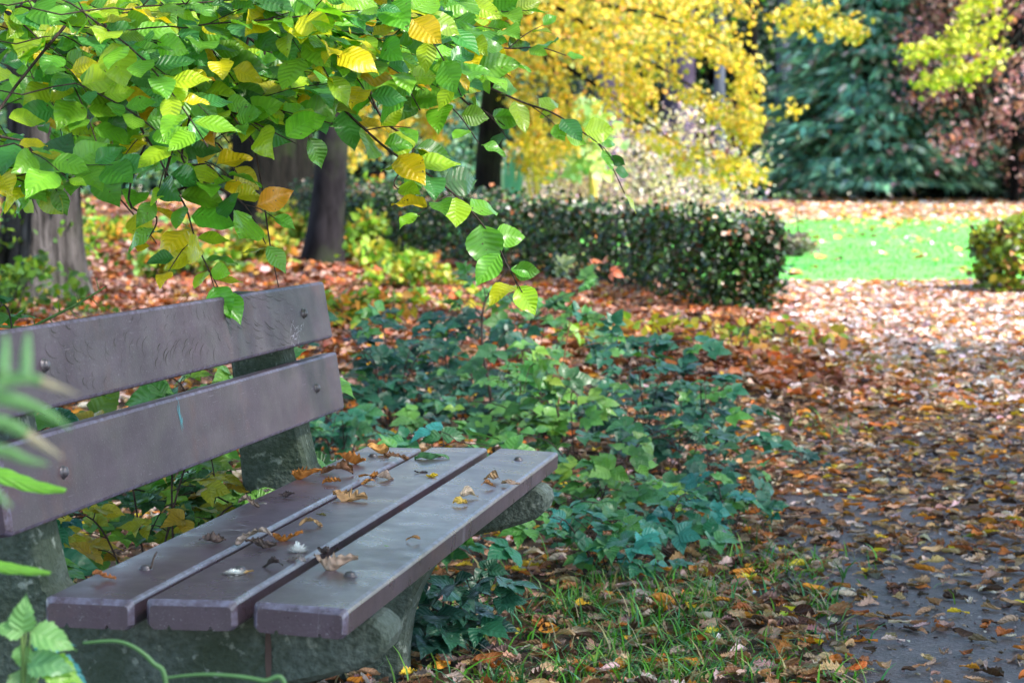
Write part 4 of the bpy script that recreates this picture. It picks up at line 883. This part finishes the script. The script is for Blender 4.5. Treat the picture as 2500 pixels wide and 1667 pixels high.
# ---------------------------------------------------------------- trees of the middle distance
def trunk_tree(name, xd, ybase, Y, wpx, label, mat, lean=0, flare=1.6, h=9, fork=None, top=None, pal=None, wts=None, ncl=26, group=None, roots=0, crown_lo=3.2, leafs=.11, cr=2.2):
    g = D(xd, ybase, Y); g[2] = float(gz(g[0], g[1])); r = wpx*K/F*Y/2
    th_ = thing(name, g, label, 'tree', group); ln = lean; mb_ = MB(); k = 28
    zs = np.concatenate([[-.2, 0, .08, .2, .4, .7, 1.1], np.arange(1.8, h, .9)]); V = []
    for z in zs:
        fl = 1 + (flare-1)*np.exp(-max(z, 0)/.28); rr = r*fl*(1-.55*max(z, 0)/h)
        for j in range(k):
            a = 2*pi*j/k; rg = 1 + roots*np.exp(-max(z, 0)/.5)*.28*cos(5*a+1.3) + .05*sin(3*a+z) + roots*.10*sin(11*a+z*.7)
            V.append(g + np.array([cos(a)*rr*rg + ln*z + .02*sin(z*1.3), sin(a)*rr*rg, z]))
    Fq = [[i*k+j, i*k+(j+1) % k, (i+1)*k+(j+1) % k, (i+1)*k+j] for i in range(len(zs)-1) for j in range(k)]; mb_.add(V, Fq)
    cl = []
    for j in range(9):
        z0 = rng.uniform(crown_lo, h-.8); a = rng.uniform(0, 2*pi); s_ = g + [ln*z0, 0, z0]; e = s_ + np.array([cos(a), sin(a), .45])*rng.uniform(.6, 1)*cr
        mb_.add(*tube(smoothpath([s_, (s_+e)/2+[0, 0, .2], e], 4), [r*.3, r*.08], 6)); cl += [s_*.4+e*.6, e, e*.8+s_*.2 + rng.normal(0, .3, 3)]
    mb_.build('trunk', M[mat], th_)
    cl = np.array(cl); n = ncl*len(cl); pos = cl[rng.integers(0, len(cl), n)] + rng.normal(0, .38, (n, 3)); pos[:, 2] = np.maximum(pos[:, 2], g[2]+crown_lo-.4)
    V, Fq, u, c = inst_mixed(MID, pos, frames(rand_unit(n), unit(rand_unit(n)+[0, 0, .7])), rng.uniform(.7, 1.2, n)*leafs, pick(pal or GRN, wts or GW, n)); mesh('crown', V, Fq, M['foliage'], th_, u, c)
    return th_
trunk_tree('beech_tree', 95, 700, 15.5, 165, 'thick old trunk with furrowed roots behind the left end of the bench', 'ridged', 0, 1.5, roots=1, crown_lo=3.0)
trunk_tree('beech_tree', 738, 612, 20.3, 78, 'smooth slender trunk leaning right above the end of the backrest', 'smoothbark', .075, 1.45, h=8, crown_lo=3.6)
trunk_tree('beech_tree', 600, 520, 30, 150, 'broad dark trunk, the left one of the pair behind the leaning trunk', 'bark', 0, 1.35, crown_lo=3.8, roots=.8)
trunk_tree('beech_tree', 680, 512, 33, 80, 'narrower dark trunk touching the right side of the broad dark trunk', 'bark', 0, 1.25, crown_lo=4.2)
# yellow maple
YEL = [(.64, .41, .02), (.56, .41, .03), (.42, .34, .03), (.68, .36, .02), (.70, .30, .08), (.24, .26, .04)]
YW = [30, 28, 18, 10, 4, 10]
gm = D(1122, 470, 24); gm[2] = float(gz(gm[0], gm[1])); maple = thing('maple_tree', gm, 'yellow maple with a straight dark trunk behind the hedge and drooping branches', 'tree')
mb_ = MB(); V_, F_, u_ = tube(smoothpath([gm-[0, 0, .1], D(1120, 420, 24), D(1128, 300, 24), D(1138, 150, 24), D(1140, -100, 24), D(1130, -700, 24)], 6), [.165, .145, .135, .13, .11, .08], 18); mb_.add(V_, F_, u_); mb_.build('trunk', M['bark'], maple)
mbr = [([(1138, -60), (1300, 30), (1450, 120), (1600, 205), (1700, 270), (1742, 300)], 24, 22), ([(1138, 40), (1280, 140), (1420, 230), (1540, 320), (1640, 365), (1722, 398)], 24, 21.5),
       ([(1138, -90), (1350, 0), (1520, 40), (1660, 100), (1715, 170), (1755, 240)], 24, 21), ([(1138, -160), (1400, -60), (1650, -5), (1850, 30), (1985, 40)], 24, 21.5),
       ([(1138, 60), (1230, 110), (1290, 200), (1310, 290), (1290, 310)], 24, 23), ([(1138, -30), (1050, 60), (960, 180), (900, 260), (830, 330)], 24, 23), ([(1138, 40), (1060, 130), (1010, 230), (1000, 300)], 24, 25),
       ([(1138, 100), (1180, 180), (1215, 260), (1230, 370)], 24, 24.5), ([(1138, -80), (1000, -20), (900, 90), (830, 200), (815, 350)], 24, 26), ([(1138, 0), (1260, 60), (1380, 120), (1450, 180), (1470, 215)], 24, 25),
       ([(1138, -120), (1300, -60), (1480, -20), (1600, 50), (1620, 90)], 24, 24)]
for pts, y0, y1 in mbr:
    pth = smoothpath(DD(pts, y0, y1), 8); V_, F_, u_ = tube(pth, [.035, .02, .01, .005], 6); br = MB().add(V_, F_, u_).build('branch', M['bark'], maple)
    n = 820; q = rng.beta(1.6, 1.0, n)*(len(pth)-1); i = np.minimum(q.astype(int), len(pth)-2); nod = i // 2
    offs = rng.normal(0, 1, (60, 3))*[.085, .3, .07]; pos = pth[i] + (q-i)[:, None]*(pth[i+1]-pth[i]) + offs[nod*3 % 60 + rng.integers(0, 3, n)] + rng.normal(0, 1, (n, 3))*[.055, .1, .04]
    pos[:, 2] -= np.abs(rng.normal(0, .05, n))
    V, Fq, u, c = inst_mixed(MAPLE, pos, frames(unit(rng.normal(0, .6, (n, 3)) + [0, -.2, -.7]), unit(rng.normal(0, .5, (n, 3)) + [0, -.8, .6])), rng.uniform(.05, .085, n), pick(YEL, YW, n, .14)); mesh('foliage', V, Fq, M['foliage'], br, u, c)
n = 7500; ctr = np.array([D(rng.uniform(850, 1640), rng.uniform(-130, 150), rng.uniform(22, 27)) for _ in range(150)]); ctr = ctr[[to_disp(p)[1] < np.interp(to_disp(p)[0], [850, 1000, 1250, 1500, 1640], [120, 170, 190, 130, 60]) for p in ctr]]
pos = ctr[rng.integers(0, len(ctr), n)] + rng.normal(0, 1, (n, 3))*[.2, .3, .10]
V, Fq, u, c = inst_mixed(MAPLE, pos, frames(unit(rng.normal(0, .6, (n, 3)) + [0, -.2, -.7]), unit(rng.normal(0, .5, (n, 3)) + [0, -.8, .6])), rng.uniform(.05, .085, n), pick(YEL, [24, 28, 30, 10, 4, 22], n, .16)); mesh('crown', V, Fq, M['foliage'], maple, u, c)

# ---------------------------------------------------------------- hedges
def hedge(a, b, hgt, wd, pal, wts, n, size, lab, toppal=None):
    a = np.array(a, float); b = np.array(b, float); ax = unit(b-a); pr_ = np.array([ax[1], -ax[0]]); ln = np.linalg.norm(b-a)
    th_ = thing('hedge', (a[0], a[1], float(gz(*a))), lab, 'hedge'); cm = MB()
    for k in range(int(ln*16)):
        q = rng.uniform(.03, .98)*ln; o_ = rng.uniform(-.3, .3)*wd; p = a+ax*q+pr_*o_; z = float(gz(*p)); s_ = np.array([p[0], p[1], z-.02]); e = s_ + [rng.normal(0, .08), rng.normal(0, .08), hgt*rng.uniform(.5, .9)]
        cm.add(*tube(np.array([s_, (s_+e)/2+rng.normal(0, .02, 3), e]), [.008, .003], 5))
    cm.build('stem', M['twig'], th_)
    t = rng.uniform(0, 1, n)*ln; f = rng.random(n); v = rng.uniform(.0, 1, n)**.8*hgt; o_ = np.where(f < .5, -1, 1)*wd/2*rng.uniform(.55, 1.05, n); topm = rng.random(n) < .33
    v = np.where(topm, hgt*rng.normal(1.0, .035, n), v); o_ = np.where(topm, rng.uniform(-.5, .5, n)*wd, o_)
    endm = rng.random(n) < .08; t = np.where(endm, rng.normal(0, .03, n), t); o_ = np.where(endm, rng.uniform(-.5, .5, n)*wd, o_)
    v = v*(1 - .10*np.clip(1-t/.35, 0, 1)) * (1 + .05*np.sin(t*2.3+.7) + .03*np.sin(t*9)); bul = 1 + .14*np.sin(t*3.1) + .12*np.sin(t*7.3+v*6); o_ = o_*bul*(.82+.22*np.clip(v/hgt, 0, 1)); 
    xy = a + ax*t[:, None] + pr_*o_[:, None]; pos = np.stack([xy[:, 0], xy[:, 1], gz(xy[:, 0], xy[:, 1]) + v + .03], -1) + rng.normal(0, .026, (n, 3))
    c = pick(pal, wts, n, .25); 
    if toppal is not None: m = topm & (rng.random(n) < .2); c[m] = pick(toppal, [1]*len(toppal), int(m.sum()), .15)
    V, Fq, u, c = inst_mixed(MID, pos, frames(rand_unit(n), unit(rand_unit(n) + np.array([0, -.6, .6]))), rng.uniform(*size, n), c); mesh('foliage', V, Fq, M['hedge'], th_, u, c); return th_
M['hedge'] = leafmat('hedge_leaf', .42, .15, 0, .5)
HG = [(.010, .045, .006), (.005, .022, .005), (.022, .08, .010), (.08, .16, .02), (.06, .026, .010)]
hedge((1.50, 14.5), (-2.3, 26.0), .56, .55, HG, [5, 5, 3, 1, 1.2], 30000, (.035, .06), 'long clipped dark green hedge running away behind the bench', [(.45, .30, .22), (.35, .12, .04), (.14, .22, .04), (.5, .42, .4)])
hedge((3.62, 16.7), (6.8, 17.4), .46, .6, [(.26, .36, .02), (.34, .36, .03), (.10, .18, .02), (.40, .18, .05), (.06, .04, .02)], [5, 3, 3, 1, 2], 8000, (.05, .085), 'short yellow-green clipped hedge at the right edge of the lawn')

# ---------------------------------------------------------------- shrubs and undergrowth
def shrub(name, base, h, wd, pal, wts, n, size, lab, cat='shrub', T=MID, group=None, up=.6, mat='foliage', stems=8, ncl=30, stem='twig', flat=.6):
    base = np.array(base, float); th_ = thing(name, base, lab, cat, group); cm = MB(); cl = []
    for k in range(ncl):
        a = rng.uniform(0, 2*pi); r_ = wd/2*rng.uniform(0, 1)**.6; z = h*rng.uniform(.12, 1)*(1-.45*(r_/(wd/2))**2); p = base + [cos(a)*r_, sin(a)*r_*.8, z]; cl.append(p)
        if k < stems: cm.add(*tube(smoothpath([base + [rng.normal(0, .03), rng.normal(0, .03), -.02], base*.5+p*.5+[0, 0, .1*h], p], 4), [.012*h+.003, .003], 5))
    cm.build('stem', M[stem], th_); cl = np.array(cl); pos = cl[rng.integers(0, ncl, n)] + rng.normal(0, 1, (n, 3))*[wd*.085, wd*.085, h*.085]
    pos[:, 2] = np.maximum(pos[:, 2], base[2]+.02)
    V, Fq, u, c = inst_mixed(T, pos, frames(rand_unit(n), unit(rand_unit(n)+[0, -.3, up])), rng.uniform(*size, n), pick(pal, wts, n)); mesh('foliage', V, Fq, M[mat], th_, u, c); return th_
UG = [(.22, .36, .03), (.12, .26, .03), (.40, .36, .03), (.50, .22, .04), (.07, .15, .03)]
for (xd, yd, h, wd, w_, lab) in [
 (60, 690, .75, 1.1, [5, 4, 1, 0, 4], 'green leafy undergrowth at the foot of the thick old trunk'),
 (20, 745, .4, .9, [4, 4, 1, 0, 4], 'low green plants left of the thorny shoot'),
 (330, 560, .35, 1.3, [2, 2, 3, 4, 1], 'orange and yellow seedlings between the thick trunk and the dark pair'),
 (430, 640, .30, .8, [2, 3, 2, 2, 2], 'small mixed seedling clump above the middle of the backrest'),
 (560, 610, .32, .9, [2, 2, 4, 3, 1], 'yellow seedlings in front of the broad dark trunk'),
 (650, 560, .4, .9, [4, 2, 4, 2, 1], 'yellow-green seedlings between the broad trunk and the leaning trunk'),
 (830, 600, .50, .8, [6, 4, 3, 1, 1], 'bright yellow-green bush right beside the leaning trunk'),
 (900, 630, .30, .8, [6, 3, 3, 1, 1], 'lime green seedling bush in front of the left part of the hedge'),
 (860, 520, .6, 1.0, [4, 3, 1, 3, 1], 'orange flecked bush at the far left end of the hedge'),
 (960, 665, .22, .7, [5, 2, 4, 1, 0], 'low lime seedlings on the leaf covered bank'),
 (820, 760, .22, .6, [2, 3, 2, 4, 1], 'orange leaved seedlings just right of the upper backrest plank'),
 (1500, 790, .14, .9, [2, 2, 5, 3, 0], 'yellow seedlings on the bank right of the bluish sapling'),
 (1660, 790, .13, .9, [3, 1, 5, 2, 0], 'yellow-green seedlings at the foot of the hedge corner'),
 (1060, 720, .16, .7, [4, 2, 4, 2, 0], 'small yellow seedlings behind the arching sapling stem')]:
    g = gpt(xd, yd); s_ = .045 if yd > 640 else .07; shrub('seedling_bush', g, h, wd*(1.25 if h < .2 else 1), UG, w_, int((70 if h < .2 else 260) + 420*h*wd*(1. if h < .2 else 2.4)), (s_, s_*1.6), lab, 'undergrowth', group='undergrowth of seedlings on the bank', ncl=16)
# pale shrub behind the hedge and its neighbours
PALE = [(.62, .42, .48), (.68, .52, .36), (.32, .21, .30), (.58, .50, .20), (.74, .60, .62)]
for (xd, Y, h, wd, lab, w_) in [(1580, 27, 1.55, 2.0, 'largest pale pinkish shrub, at the right end behind the hedge', [4, 3, 3, 2, 3]), (1420, 28, 1.4, 1.7, 'pale pinkish shrub behind the middle of the hedge right of the ochre stem', [4, 3, 3, 2, 3]), (1270, 28, 1.1, 1.5, 'pale dry shrub behind the hedge between the two ochre stems', [3, 4, 2, 3, 3])]:
    g = D(xd, 500, Y); g[2] = float(gz(g[0], g[1])); shrub('dry_shrub', g, h, wd, PALE, w_, 2600, (.03, .07), lab, 'shrub', LOW, 'pale dry shrubs behind the hedge', .5, ncl=60)
g = gpt(1832, 590); shrub('dry_shrub', g, .26, .5, [(.20, .16, .15), (.28, .24, .22), (.2, .25, .12)], [3, 2, 1], 900, (.03, .06), 'small grey twiggy shrub on the lawn by the end of the hedge', 'shrub', LOW, ncl=18)
V_, F_, u_ = tube(smoothpath([g, D(1835, 540, g[1]), D(1828, 475, g[1])], 4), [.012, .006], 6); tag(MB().add(V_, F_, u_).build('dead_stem', M['twig'], origin=g), 'thin bare stem standing up out of the grey shrub on the lawn', 'stem')
# ochre stems with pale leaves
g = D(1360, 500, 26); g[2] = float(gz(g[0], g[1])); th_ = thing('young_tree', g, 'young tree with a thick ochre stem and pale lime leaves behind the hedge', 'tree')
MB().add(*tube(smoothpath([g, D(1362, 420, 26), D(1358, 350, 26), D(1345, 270, 26)], 4), [.055, .05, .03, .008], 8)).build('trunk', M['ochrestem'], th_)
n = 420; pos = np.array([D(1345+rng.normal(0, 24), rng.uniform(240, 400), 26+rng.normal(0, .2)) for _ in range(n)]); V, Fq, u, c = inst_mixed(MID, pos, frames(rand_unit(n), unit(rand_unit(n)+[0, -.6, .6])), rng.uniform(.10, .17, n), pick([(.45, .60, .30), (.55, .62, .20), (.6, .66, .45)], [3, 2, 1], n)); mesh('crown', V, Fq, M['foliage'], th_, u, c)
g = D(1228, 500, 26); g[2] = float(gz(g[0], g[1])); th_ = thing('young_tree', g, 'forked young tree with two thin ochre stems right of the dark maple trunk', 'tree')
MB().add(*tube(smoothpath([g, D(1232, 430, 26), D(1226, 380, 26)], 4), [.04, .03, .015], 8)).add(*tube(smoothpath([g, D(1216, 430, 26), D(1206, 370, 26)], 4), [.03, .02, .012], 8)).build('trunk', M['ochrestem'], th_)
n = 300; pos = np.array([D(1220+rng.normal(0, 22), 350+rng.normal(0, 25), 26+rng.normal(0, .2)) for _ in range(n)]); V, Fq, u, c = inst_mixed(MAPLE, pos, frames(rand_unit(n), unit(rand_unit(n)+[0, -.6, .6])), rng.uniform(.08, .12, n), pick(YEL, YW, n)); mesh('crown', V, Fq, M['foliage'], th_, u, c)
# blue-green sword-leaved plant
def swords(xd, Y, h, lab):
    g = D(xd, 490, Y); g[2] = float(gz(g[0], g[1])); mb_ = MB()
    for k in range(22):
        a = rng.uniform(0, 2*pi); l_ = h*rng.uniform(.7, 1.1); e = g + np.array([cos(a)*.28*rng.uniform(.2, 1), sin(a)*.2, l_]); sd = np.array([.025, 0, 0]); m_ = (g+e)/2 + [0, 0, .05]
        mb_.add([g-sd, g+sd, m_-sd*1.1, m_+sd*1.1, e-sd*.1, e+sd*.1], [[0, 1, 3, 2], [2, 3, 5, 4]], None, (.16, .42, .42) if k % 3 else (.5, .62, .62))
    tag(mb_.build('iris_plant', M['foliage'], origin=g), lab, 'plant', 'sword leaved plants behind the hedge')
swords(1172, 26, 1.05, 'blue-green sword leaved plant right beside the dark maple trunk'); swords(1050, 27, .85, 'blue-green sword leaved plant left of the dark maple trunk')

# ---------------------------------------------------------------- conifer, copper beech, far trees
def far_base(xd, Y): p = D(xd, 470, Y); p[2] = float(gz(p[0], p[1])); return p
def conifer(g, h, rw, lab, nb, pal, wts, lo=.35, sz=.22, asp=1.15, name='cypress_tree'):
    th_ = thing(name, g, lab, 'tree'); MB().add(*tube(smoothpath([g-[0, 0, .1], g+[0, 0, h*.5], g+[0, 0, h]], 6), [.20, .12, .03], 12)).build('trunk', M['bark'], th_)
    pos = []; d = []; nr = []; bm = MB()
    for k in range(nb):
        z = lo + (h-lo)*rng.uniform(0, 1)**1.25; z = lo + round((z-lo)/.34)*.34 + rng.normal(0, .045); a = rng.uniform(0, 2*pi); R_ = rw*(1-(z/h)**1.6)*rng.uniform(.72, 1.08)*(.86+.14*min(1, z/.9)); s_ = g + [0, 0, z+.15]; e = g + [cos(a)*R_, sin(a)*R_, z - .16*R_ + rng.normal(0, .05)]
        if k % 5 == 0: bm.add(*tube(np.array([s_, (s_+e)/2+[0, 0, .05], e]), [.02, .006], 5))
        ax = unit(e-s_); sd = unit(np.cross(ax, [0, 0, 1]))
        m = 26
        q = 1-rng.uniform(0, 1, m)**1.7*.5; of = rng.normal(0, .17, m)*R_*.5
        pp = s_ + (e-s_)*q[:, None] + sd*of[:, None] + rng.normal(0, .05, (m, 3)); pp[:, 2] -= np.abs(of)*.3
        pos.append(pp); d.append(unit(ax + sd*(of*2.2)[:, None] + rng.normal(0, .25, (m, 3)) + [0, 0, -.18])); nr.append(unit(rng.normal(0, .3, (m, 3)) + [0, 0, 1] + ax*.35))
    bm.build('bough', M['bark'], th_); pos = np.vstack(pos); d = np.vstack(d); nr = np.vstack(nr); n = len(pos); pos[:, 2] = np.maximum(pos[:, 2], g[2]+.36)
    V, Fq, u, c = inst_mixed(SPRAY, pos, frames(d, nr), (rng.uniform(.7, 1.25, n)*sz)[:, None]*np.array([.75, 1.35, 1.]), pick(pal, wts, n, .3)); mesh('crown', V, Fq, M['conifer'], th_, u, c)
CG = [(.19, .42, .28), (.08, .22, .15), (.34, .54, .35), (.66, .40, .36)]
conifer(far_base(2010, 44), 8.5, 2.35, 'dense blue-green cypress beyond the lawn with drooping layered boughs', 1050, CG, [5, 4, 3, .7], sz=.19, lo=.75)
def crown_tree(name, xd, Y, h, rw, lab, pal, wts, n, size, lo=.8, mat='foliage', trunk='bark', T=MID, ncl=90, tr=.22, group=None, asp=1.0):
    g = far_base(xd, Y); th_ = thing(name, g, lab, 'tree', group); mb_ = MB(); mb_.add(*tube(smoothpath([g-[0, 0, .2], g+[0, 0, h*.45], g+[0, 0, h*.8]], 5), [tr, tr*.6, tr*.15], 12)); cl = []
    for k in range(ncl):
        a = rng.uniform(0, 2*pi); z = lo + (h-lo)*rng.uniform(0, 1); q = (z-lo)/(h-lo); R_ = rw*np.sqrt(max(0, 1-(q*1.0)**2.2))*rng.uniform(.45, 1.05); p = g + [cos(a)*R_, sin(a)*R_*asp, z]; cl.append(p)
        if k % 4 == 0: mb_.add(*tube(np.array([g+[0, 0, z*.65], g*.5+p*.5+[0, 0, z*0]+[0, 0, (0)], p]), [tr*.25, .02], 5))
    mb_.build('trunk', M[trunk], th_); cl = np.array(cl); pos = cl[rng.integers(0, ncl, n)] + rng.normal(0, 1, (n, 3))*[rw*.13, rw*.13, rw*.085]; pos[:, 2] = np.maximum(pos[:, 2], g[2]+max(lo*.5, .05))
    V, Fq, u, c = inst_mixed(T, pos, frames(rand_unit(n), unit(rand_unit(n)+[0, -.4, .7])), rng.uniform(*size, n), pick(pal, wts, n, .25)); mesh('crown', V, Fq, M[mat], th_, u, c)
COP = [(.56, .29, .28), (.32, .13, .13), (.02, .035, .045), (.66, .44, .42), (.62, .24, .10)]
crown_tree('copper_beech', 2330, 42, 7.5, 1.95, 'copper beech with pinkish brown leaves at the right edge beyond the lawn', COP, [6, 4, 5, 4, .8], 24000, (.08, .13), .45, tr=.10, ncl=130)
crown_tree('dark_yew', 2260, 45, 2.2, 2.0, 'low blackish yew under the copper beech', [(.012, .03, .028), (.02, .045, .04)], [1, 1], 7000, (.10, .16), .1)
# yellow spray hanging from above at the upper right
g = np.array([6.2, 20., float(gz(6.2, 20.))]); th_ = thing('larch_tree', g, 'yellow-green tree whose tip hangs into the upper right corner', 'tree')
MB().add(*tube(smoothpath([g, g+[.1, 0, 3], g+[0, 0, 7]], 5), [.14, .1, .04], 12)).build('trunk', M['bark'], th_)
for pts in ([(2420, -60), (2320, 30), (2240, 90), (2160, 110), (2085, 128)], [(2420, -20), (2330, 90), (2240, 160), (2180, 170), (2120, 200)], [(2430, -90), (2300, -20), (2220, 40), (2190, 120)]):
    pth = smoothpath([g+[.0, 0, 3.2]]+DD(pts, 20, 19.5), 8); br = MB().add(*tube(pth, [.03, .012, .004], 6)).build('branch', M['bark'], th_); n = 430; q = rng.uniform(.45, 1, n)*(len(pth)-1); i = np.minimum(q.astype(int), len(pth)-2)
    pos = pth[i] + rng.normal(0, 1, (n, 3))*[.05, .1, .04]; V, Fq, u, c = inst_mixed(MAPLE, pos, frames(rand_unit(n), unit(rand_unit(n)+[0, -.8, .5])), rng.uniform(.05, .08, n), pick([(.50, .52, .04), (.58, .50, .04), (.40, .44, .06)], [3, 2, 2], n)); mesh('foliage', V, Fq, M['foliage'], br, u, c)
# distant single trunks
for (xd, Y, wpx, lab, mt, ln) in [(1652, 40, 24, 'slim blue-grey trunk seen below the yellow maple branches', 'greybark', .0), (1797, 49, 34, 'blue-grey trunk beside the upper left of the cypress', 'greybark', 0), (1400, 48, 62, 'broad mauve-grey trunk seen through the maple, right of the ochre stem', 'mauvebark', 0), (1560, 52, 70, 'wide dim mauve trunk behind the lower maple branches', 'mauvebark', 0), (1725, 50, 26, 'thin dark trunk left of the cypress foot', 'bark', 0)]:
    g = far_base(xd, Y); r = wpx*K/F*Y/2; th_ = thing('tall_tree', g, lab, 'tree', 'distant trunks between hedge and cypress'); MB().add(*tube(smoothpath([g-[0, 0, .2], g+[0, 0, 3], g+[.1, 0, 11]], 6), [r*1.15, r, r*.6], 14)).build('trunk', M[mt], th_)
    n = 1500; pos = g + np.array([.05, 0, 7.5]) + rng.normal(0, 1, (n, 3))*[1.2, 1.2, 1.3]; V, Fq, u, c = inst_mixed(MID, pos, frames(rand_unit(n), unit(rand_unit(n)+[0, -.4, .7])), rng.uniform(.12, .2, n), pick(GRN, GW, n)); mesh('crown', V, Fq, M['foliage'], th_, u, c)
DKF = [(.02, .045, .03), (.03, .07, .045), (.015, .03, .025)]
TLF = [(.06, .18, .11), (.10, .26, .14), (.04, .11, .08), (.22, .36, .18)]
BRF = [(.10, .045, .05), (.06, .03, .035), (.16, .08, .07)]
YLF = [(.50, .46, .08), (.58, .50, .10), (.36, .42, .10), (.20, .28, .08)]
for (xd, Y, h, rw, pal, lo, lab) in [
 (880, 47, 2.6, 2.4, TLF, .1, 'teal-green bush beyond the lawn behind the left end of the hedge'),
 (1080, 49, 2.8, 2.0, TLF, .1, 'teal-green bush behind the dark maple trunk'),
 (1290, 50, 2.6, 2.2, DKF, .1, 'dark bush behind the pale lime young tree'),
 (1480, 56, 5.5, 2.6, DKF, .2, 'tall dark evergreen behind the mauve trunks'),
 (1640, 55, 5.5, 2.4, DKF, .2, 'dark evergreen behind the slim blue-grey trunk'),
 (1730, 53, 2.0, 1.5, BRF, .05, 'dark reddish brown bush left of the cypress foot'),
 (1715, 47, .75, 1.2, TLF, .05, 'low teal shrub at the left foot of the cypress'),
 (1780, 58, 7, 2.6, DKF, .2, 'tall dark tree just left behind the cypress'),
 (2180, 55, 8, 3.0, DKF, .2, 'tall dark tree behind the cypress and the copper beech'),
 (2420, 53, 7, 3.0, DKF, .2, 'tall dark tree behind the copper beech at the right edge'),
 (180, 46, 5, 3.0, TLF, .1, 'green tree far behind the thick old trunk'),
 (420, 48, 5.0, 3.0, YLF, .8, 'yellowish tree far behind the hanging beech twigs'),
 (620, 52, 6.5, 3.2, TLF, .2, 'mid green tree far behind the dark trunk pair'),
 (860, 60, 8, 3.4, YLF, 2.2, 'yellow-green tree far behind the leaning trunk'),
 (1120, 62, 8, 3.4, YLF, 2.4, 'yellow tree far behind the maple trunk'),
 (1380, 64, 8, 3.6, YLF, 2.8, 'pale yellow-green tree far behind the maple branches'),
 (1900, 66, 9, 4.0, DKF, .5, 'tall dark tree directly behind the cypress'),
 (-60, 58, 8, 4.0, TLF, .5, 'tall green tree far off at the left edge')]:
    crown_tree('bush' if h < 3 else 'tall_tree', xd, Y, h, rw, lab, pal, [1]*len(pal), int(3600*min(1.6, h/3.2)), (.14, .26) if Y > 50 else (.10, .18), lo, T=MID if Y < 52 else MID, ncl=90, group='far trees and bushes beyond the lawn')
# a dim belt of woodland closing the view
n = 52000; x = rng.uniform(-34, 34, n); y = 74 + rng.normal(0, 1.8, n) + 3*np.sin(x*.35); hh = 6.5 + 2.2*np.sin(x*.5+1) + 1.5*np.sin(x*1.3) + 3.2; z = .8 + rng.uniform(0, 1, n)*hh
pos = np.stack([x, y, z], -1) + rng.normal(0, .2, (n, 3)); k_ = (np.sin(x*.9)+np.sin(x*.37+2) > .2); c = np.where(k_[:, None], pick(DKF, [1, 1, 1], n), pick([(.05, .10, .04), (.12, .15, .05), (.03, .07, .04), (.25, .24, .06)], [3, 2, 3, 1], n))
V, Fq, u, c = inst_mixed(MID, pos, frames(rand_unit(n), unit(rand_unit(n)+[0, -.6, .6])), rng.uniform(.35, .6, n), c); tag(mesh('far_wood', V, Fq, M['foliage'], None, u, c), 'dim woodland closing the view far behind the lawn', 'woodland', kind='stuff')
